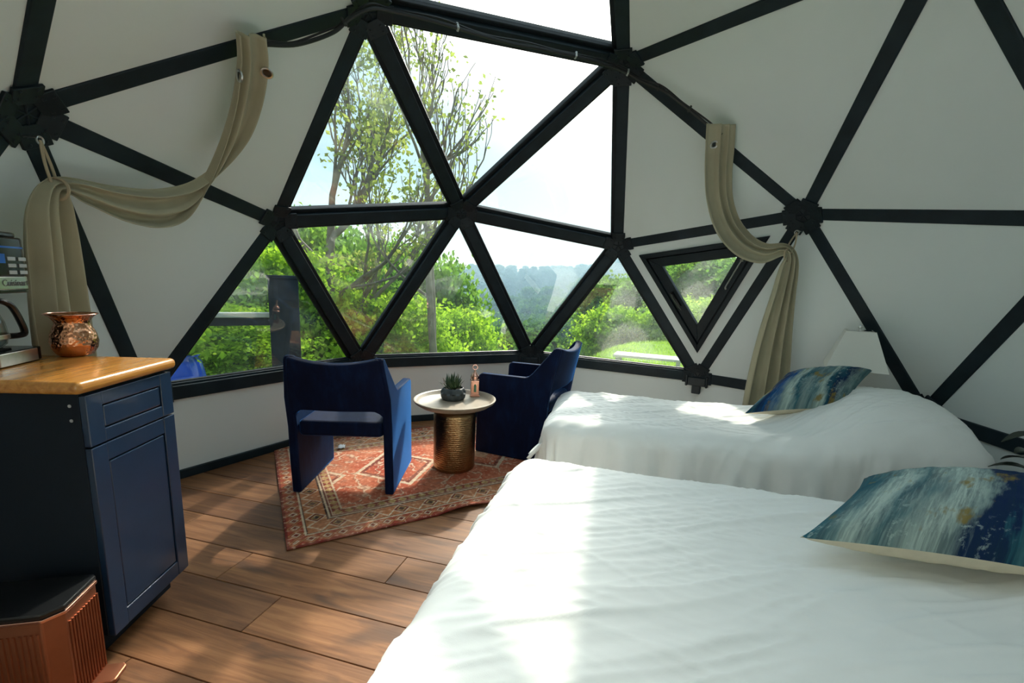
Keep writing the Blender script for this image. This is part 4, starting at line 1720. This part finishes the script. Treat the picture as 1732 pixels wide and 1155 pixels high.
def clump_points(n, nclump, h0, h1, rad_, crad, shape='round'):
    """leaf positions in clumps filling a crown between h0 and h1"""
    t = npr.uniform(0, 1, nclump)
    if shape == 'round':
        prof_ = np.sqrt(np.clip(1 - (2 * t - .85) ** 2 / 1.35, .05, 1))
    elif shape == 'bush':
        prof_ = np.sqrt(np.clip(1 - t ** 2 * .92, .05, 1))
    else:
        prof_ = 1.02 - t
    a = npr.uniform(0, 2 * np.pi, nclump)
    q = np.sqrt(npr.uniform(.15, 1, nclump))
    cc_ = np.stack([np.cos(a) * prof_ * rad_ * q, np.sin(a) * prof_ * rad_ * q, h0 + (h1 - h0) * t], 1)
    k = npr.integers(0, nclump, n)
    o_ = npr.normal(size=(n, 3)) * crad * np.array([1, 1, .6])
    return cc_[k] + o_


def grow(mb, tips, p, dirv, length, radius, depth, rg, spread=.6, up=.12, seg=4, ratio=.7, kids=(2, 3), minr=.006):
    pts, rs_ = [p], [radius]
    d_ = dirv.normalized()
    for i in range(seg):
        d_ = (d_ + V((rg.gauss(0, .13), rg.gauss(0, .13), rg.gauss(0, .10) + up * .3))).normalized()
        pts.append(pts[-1] + d_ * (length / seg))
        rs_.append(max(minr, radius * (1 - .42 * (i + 1) / seg)))
    mb.tube(pts, rs_, 5 if radius < .05 else 8, cap=False)
    if depth == 0:
        tips.append((pts[-1], d_))
        tips.append((pts[-2], d_))
        return
    for k in range(rg.randint(*kids)):
        i = rg.randint(max(1, seg - 2), seg)
        nd_ = (d_ + V((rg.uniform(-1, 1), rg.uniform(-1, 1), rg.uniform(-.35, .9))) * spread).normalized()
        grow(mb, tips, pts[i], nd_, length * ratio * rg.uniform(.75, 1.15), rs_[i] * .68, depth - 1, rg, spread, up, seg, ratio, kids, minr)
    if depth >= 2:
        grow(mb, tips, pts[-1], d_, length * ratio, rs_[-1], depth - 1, rg, spread, up, seg, ratio, kids, minr)


def polar(az, dist):
    """ground point at a bearing and distance from the room's middle back"""
    x, y = -1.93 + dist * math.cos(rad(az)), -.24 + dist * math.sin(rad(az))
    return V((x, y, ground_h(x, y)))


# tall spring tree with sparse young leaves
def spring_tree(name, label, loc, trunk, seed, leafsize, per_tip, leafmat, depth=4, lean=(0, 0), l0=2.6, r0=.17, spread=.62, up=.25, stems=1, ratio=.74):
    rg = random.Random(seed)
    root = tag(empty(name, loc), label, 'tree', 'spring trees beyond the window')
    mb, tips = MB(), []
    for s in range(stems):
        off = V((rg.uniform(-.2, .2), rg.uniform(-.2, .2), 0)) * (s > 0)
        d0 = V((lean[0] + rg.uniform(-.12, .12) * s, lean[1] + rg.uniform(-.25, .25) * s, 1)).normalized()
        pts, p, dd = [off], off.copy(), d0
        for i in range(8):
            dd = (dd + V((rg.gauss(0, .03), rg.gauss(0, .03), .05))).normalized()
            p = p + dd * (trunk / 8)
            pts.append(p)
        mb.tube(pts, [r0 * (1 - .45 * i / 8) for i in range(9)], 9, cap=False)
        for i in range(4, 9):
            for k in range(1 if i < 8 else 3):
                a = rg.uniform(0, 6.28)
                nd_ = V((math.cos(a) * .8, math.sin(a) * .8, rg.uniform(.35, 1.0)))
                grow(mb, tips, pts[i], nd_, l0 * rg.uniform(.8, 1.1) * (1 - .05 * (i - 4)), r0 * .42, depth - 1, rg, spread, up, 4, ratio)
        grow(mb, tips, pts[-1], dd, l0, r0 * .5, depth, rg, spread, up, 4, ratio)
    mb.build('trunk_and_branches', M['bark'], root, smooth='all', fixn=False)
    pts = []
    for p, dd in tips:
        for k in range(rg.randint(0, per_tip)):
            pts.append((p.x + rg.gauss(0, .10), p.y + rg.gauss(0, .10), p.z + rg.gauss(0, .08)))
    if pts:
        o_ = bpy.data.objects.new('foliage', leaf_mesh('foliage', pts, leafsize, leafmat))
        link(o_, root)
        o_['kind'] = 'stuff'
    return root


spring_tree('spring_tree', 'tall spring tree with sparse young leaves behind the left part of the window', polar(37.5, 8.6), 4.1, 21, .056, 15, M['leaf_spring'], 4, (.0, -.02), 1.45, .13, stems=1)
spring_tree('spring_tree', 'slender double trunk tree with mostly bare twigs beside the tall spring tree', polar(25.4, 7.7), 3.9, 8, .05, 4, M['leaf_spring'], 3, (0, .02), 1.05, .07, spread=.45, up=.5, stems=2)


def proto_tree(name, leafmat, n, nclump, h0, h1, r_, crad, leaf, shape, trunk_r, barkm):
    root = empty(name)
    MB().tube([(0, 0, -.3), (.02 * h1, 0, h1 * .3), (0, .01 * h1, h1 * .62)], [trunk_r, trunk_r * .8, trunk_r * .4], 7, cap=False).build('trunk', barkm, root, smooth='all', fixn=False)
    o_ = bpy.data.objects.new('foliage', leaf_mesh('foliage', clump_points(n, nclump, h0, h1, r_, crad, shape), leaf, leafmat))
    link(o_, root)
    o_['kind'] = 'stuff'
    return root


def place(proto, used, loc, sc, rot, label, group, cat='tree'):
    o_ = proto if not used else copy_tree(proto)
    o_.location = loc
    o_.scale = (sc[0], sc[0], sc[1])
    o_.rotation_euler = (0, 0, rot)
    tag(o_, label, cat, group)
    return o_


# near leafy thickets below and beyond the window
near = [
    # bearing, distance, elevation of the top seen from the room, width factor
    ('bright', 'leaf_bright', [(47.5, 6.0, -4.5, .9), (41.0, 8.6, 1.0, .9), (29.5, 8.6, -3.5, .95), (22.6, 10.5, -5.0, .9)]),
    ('mid', 'leaf_mid', [(52.5, 7.6, 2.0, .9), (45.0, 11.0, 3.0, .9), (34.5, 10.0, -.5, .9), (32.0, 14.5, 3.2, .85), (26.0, 14.0, 1.5, .8), (50.0, 13.0, 4.5, .9), (39.5, 16.0, 4.6, .9)]),
]
words_near = {
    'bright': ['bright yellow-green thicket close to the window near the blue urn', 'bright green thicket behind the dark railing post', 'bright yellow-green bush below the bare twigged tree', 'bright green bush at the edge of the valley, right of the slender trunks'],
    'mid': ['leafy green thicket at the far left end of the window', 'tall leafy green tree behind the railing post', 'leafy green bush at the foot of the tall spring tree', 'leafy green tree between the two spring trunks',
            'leafy green tree behind the slender double trunk', 'leafy green tree far left behind the blue urn', 'leafy green tree rising behind the tall spring tree'],
}
for nm, mt, lst in near:
    pr = proto_tree('leafy_bush', M[mt], 30000, 170, .2, 3.3, 1.55, .20, .062, 'bush', .07, M['bark_dark'])
    for i, (az, ds, te, wf) in enumerate(lst):
        sz = (1.31 + ds * math.tan(rad(te)) - polar(az, ds).z + .2) / 3.3
        sx = wf * (sz * .6 + .45)
        place(pr, i, polar(az, ds) - V((0, 0, .2)), (sx, sz), az * 1.7, words_near[nm][i], 'leafy thickets near the window', 'bush')

# pale trees around the lawn on the right
pr = proto_tree('lawn_tree', M['leaf_mid'], 26000, 130, .4, 6.0, 2.3, .36, .13, 'round', .14, M['bark_dark'])
pr2 = proto_tree('lawn_tree', M['leaf_bright'], 24000, 120, .2, 4.0, 2.3, .36, .12, 'bush', .10, M['bark_dark'])
lawn = [(0, -1.0, 25, 1.0, 1.6, 'leafy tree at the lawn edge behind the pale bench shape'), (1, 3.2, 17, .8, -3.2, 'rounded bright bush at the lawn edge left of the pale bench shape'), (0, -7.0, 21, 1.0, 3.4, 'leafy tree seen through the triangular vent window'),
        (1, -4.0, 17, .75, -1.6, 'bright bush on the lawn behind the right end of the bench shape'), (0, -12.5, 19, 1.0, 3.8, 'leafy tree right of the vent window view'), (0, 3.0, 34, 1.2, .6, 'leafy tree farther down the slope behind the lawn'), (0, -4.5, 33, 1.2, 2.9, 'tall leafy tree behind the lawn bushes'), (1, -10.0, 15, .8, -1.0, 'low bright bush under the vent window view')]
cnt = [0, 0]
for k, az, ds, sx, te, lb in lawn:
    sz = (1.31 + ds * math.tan(rad(te)) - polar(az, ds).z + .2) / (6.2, 4.2)[k]
    sx = sx * (.5 + .5 * sz)
    place((pr, pr2)[k], cnt[k], polar(az, ds) - V((0, 0, .2)), (sx, sz), az * 2.3, lb, 'trees around the lawn', 'tree' if k == 0 else 'bush')
    cnt[k] += 1

# valley woods and the far ridge
rv = random.Random(17)
pd = proto_tree('valley_tree', M['leaf_dark'], 9000, 90, 1.5, 10.5, 3.7, .62, .36, 'round', .25, M['bark_dark'])
pc = proto_tree('conifer_tree', M['needle'], 4500, 90, 1.0, 13.0, 3.0, .5, .50, 'cone', .25, M['bark_dark'])
nd_ = 0
for i in range(105):
    az = rv.uniform(3, 30)
    ds = 24 + 110 * (i / 105) ** 1.1 + rv.uniform(-3, 3)
    if az < 6 and ds < 40:
        az += 14
    if az < 7 and ds < 62:
        continue
    te = -6.5 + 8.2 * ((ds - 24) / 110) + rv.uniform(-.9, .9)
    s = min(1.1, max(.40, (1.31 + ds * math.tan(rad(te)) - polar(az, ds).z) / 11.0))
    place(pd, nd_, polar(az, ds) - V((0, 0, .6)), (s * 1.1, s), rv.uniform(0, 6.28), 'dark broadleaf tree in the valley woods below the ridge', 'valley broadleaf trees')
    nd_ += 1
nc = 0
for i in range(290):
    az = rv.uniform(1, 24)
    ds = 125 + 140 * (i / 290) ** .7 + rv.uniform(-6, 6)
    s = rv.uniform(.38, .56)
    place(pc, nc, polar(az, ds) - V((0, 0, .6)), (s * 2.1, s), rv.uniform(0, 6.28), 'dark conifer on the far wooded ridge', 'conifers on the ridge')
    nc += 1

# grass of the lawn in front of the right window
n = 26000
az_ = np.radians(npr.uniform(-22, 9, n))
ds_ = 4.6 + 11 * npr.uniform(0, 1, n) ** 1.4
bx, by = -1.93 + ds_ * np.cos(az_), -.24 + ds_ * np.sin(az_)
bz = np.array([ground_h(x, y) for x, y in zip(bx, by)])
vs = np.empty((n, 3, 3))
ht = npr.uniform(.04, .10, n)
aa = npr.uniform(0, 6.28, n)
keep = np.hypot(bx, by) > 2.75
for k, (s, h_) in enumerate(((-.006, 0), (.006, 0), (0, 1))):
    vs[:, k, 0] = bx + np.cos(aa) * s * 1.6 + h_ * npr.normal(0, .02, n)
    vs[:, k, 1] = by + np.sin(aa) * s * 1.6 + h_ * npr.normal(0, .02, n)
    vs[:, k, 2] = bz + h_ * ht
vs = vs[keep]
me = bpy.data.meshes.new('grass')
me.from_pydata(vs.reshape(-1, 3).tolist(), [], np.arange(len(vs) * 3).reshape(-1, 3).tolist())
me.materials.append(M['grass'])
tag(link(bpy.data.objects.new("grass", me)), "short green grass of the lawn outside the right window", "grass", kind="stuff")

# railing with a broad dark post
p0 = V((1.80, 3.12, 0))
gz = ground_h(p0.x, p0.y)
rl = tag(empty('deck_railing', (p0.x, p0.y, gz), rad(-47)), 'railing with a broad dark post outside the left part of the window', 'railing')
MB().box((0, 0, .62 - gz / 2), (.26, .22, 1.24 - gz)).build('post', M['post'], rl, bevel=.01)
MB().box((0, 0, 1.255 - gz), (.29, .25, .03)).build('post_cap', M['post'], rl, bevel=.006)
MB().box((-.95, 0, .89 - gz), (1.7, .10, .045)).build('rail', M['bench'], rl, bevel=.006)
MB().box((-.95, 0, .83 - gz), (1.66, .045, .08)).build('rail', M['post'], rl, bevel=.004)
MB().box((-1.78, 0, .425 - gz / 2), (.10, .10, .85 - gz)).build('post', M['post'], rl, bevel=.006)

# blue glazed urn with a plant, against the outside of the dome
p0 = V((.985, 3.53, 0))
gz = ground_h(p0.x, p0.y)
ur = tag(empty('blue_urn', (p0.x, p0.y, gz)), 'glossy blue planter urn outside the window behind the countertop corner', 'planter')
ur.scale = (1, 1, 1.1)
MB().lathe([(0, 0), (.12, 0), (.15, .04), (.17, .28), (.215, .50), (.220, .62), (.195, .74), (.17, .78), (.19, .80), (.175, .81), (.16, .79), (.16, .72), (0, .72)], 40).build('pot', M['blue_glaze'], ur, smooth='all')
MB().lathe([(0, .725), (.158, .725)], 24).build('soil', M['soil'], ur)
pts = clump_points(420, 30, .76, 1.12, .22, .06, 'round')
o_ = bpy.data.objects.new('foliage', leaf_mesh('foliage', pts, .062, M['leaf_bright']))
link(o_, ur)
o_['kind'] = 'stuff'

# pale bench shape added on the lawn, standing in for a bed reflection
p0 = V((5.25, -.40, 0))
gz = ground_h(p0.x, p0.y)
bn = tag(empty('reflection_bench', (p0.x, p0.y, gz), rad(84)), 'low pale bench shape outside the right window, standing in for a reflection of the bed', 'bench')
for k in range(3):
    MB().box((0, -.13 + .13 * k, .46), (1.0, .115, .035)).build('slat', M['bench'], bn, bevel=.004)
for sx in (-.44, .44):
    for sy in (-.13, .13):
        MB().box((sx, sy, .22), (.055, .055, .445)).build('leg', M['bench'], bn, bevel=.004)

# blue air haze hanging in the valley beyond the lawn
hz = MB().box((175, 10, 0), (290, 400, 90)).build('valley_haze', None or M['ground'])
hm = bpy.data.materials.new('air_haze')
hm.use_nodes = True
t = NT(hm.node_tree)
t.n.clear()
out = t.new('ShaderNodeOutputMaterial')
vsn = t.new('ShaderNodeVolumeScatter')
vsn.inputs['Color'].default_value = (.42, .72, 1.0, 1)
vsn.inputs['Density'].default_value = .0036
vsn.inputs['Anisotropy'].default_value = .3
t.l.new(vsn.outputs[0], out.inputs['Volume'])
hz.data.materials.clear()
hz.data.materials.append(hm)
tag(hz, 'blue air haze hanging in the wooded valley', 'haze', kind='stuff')
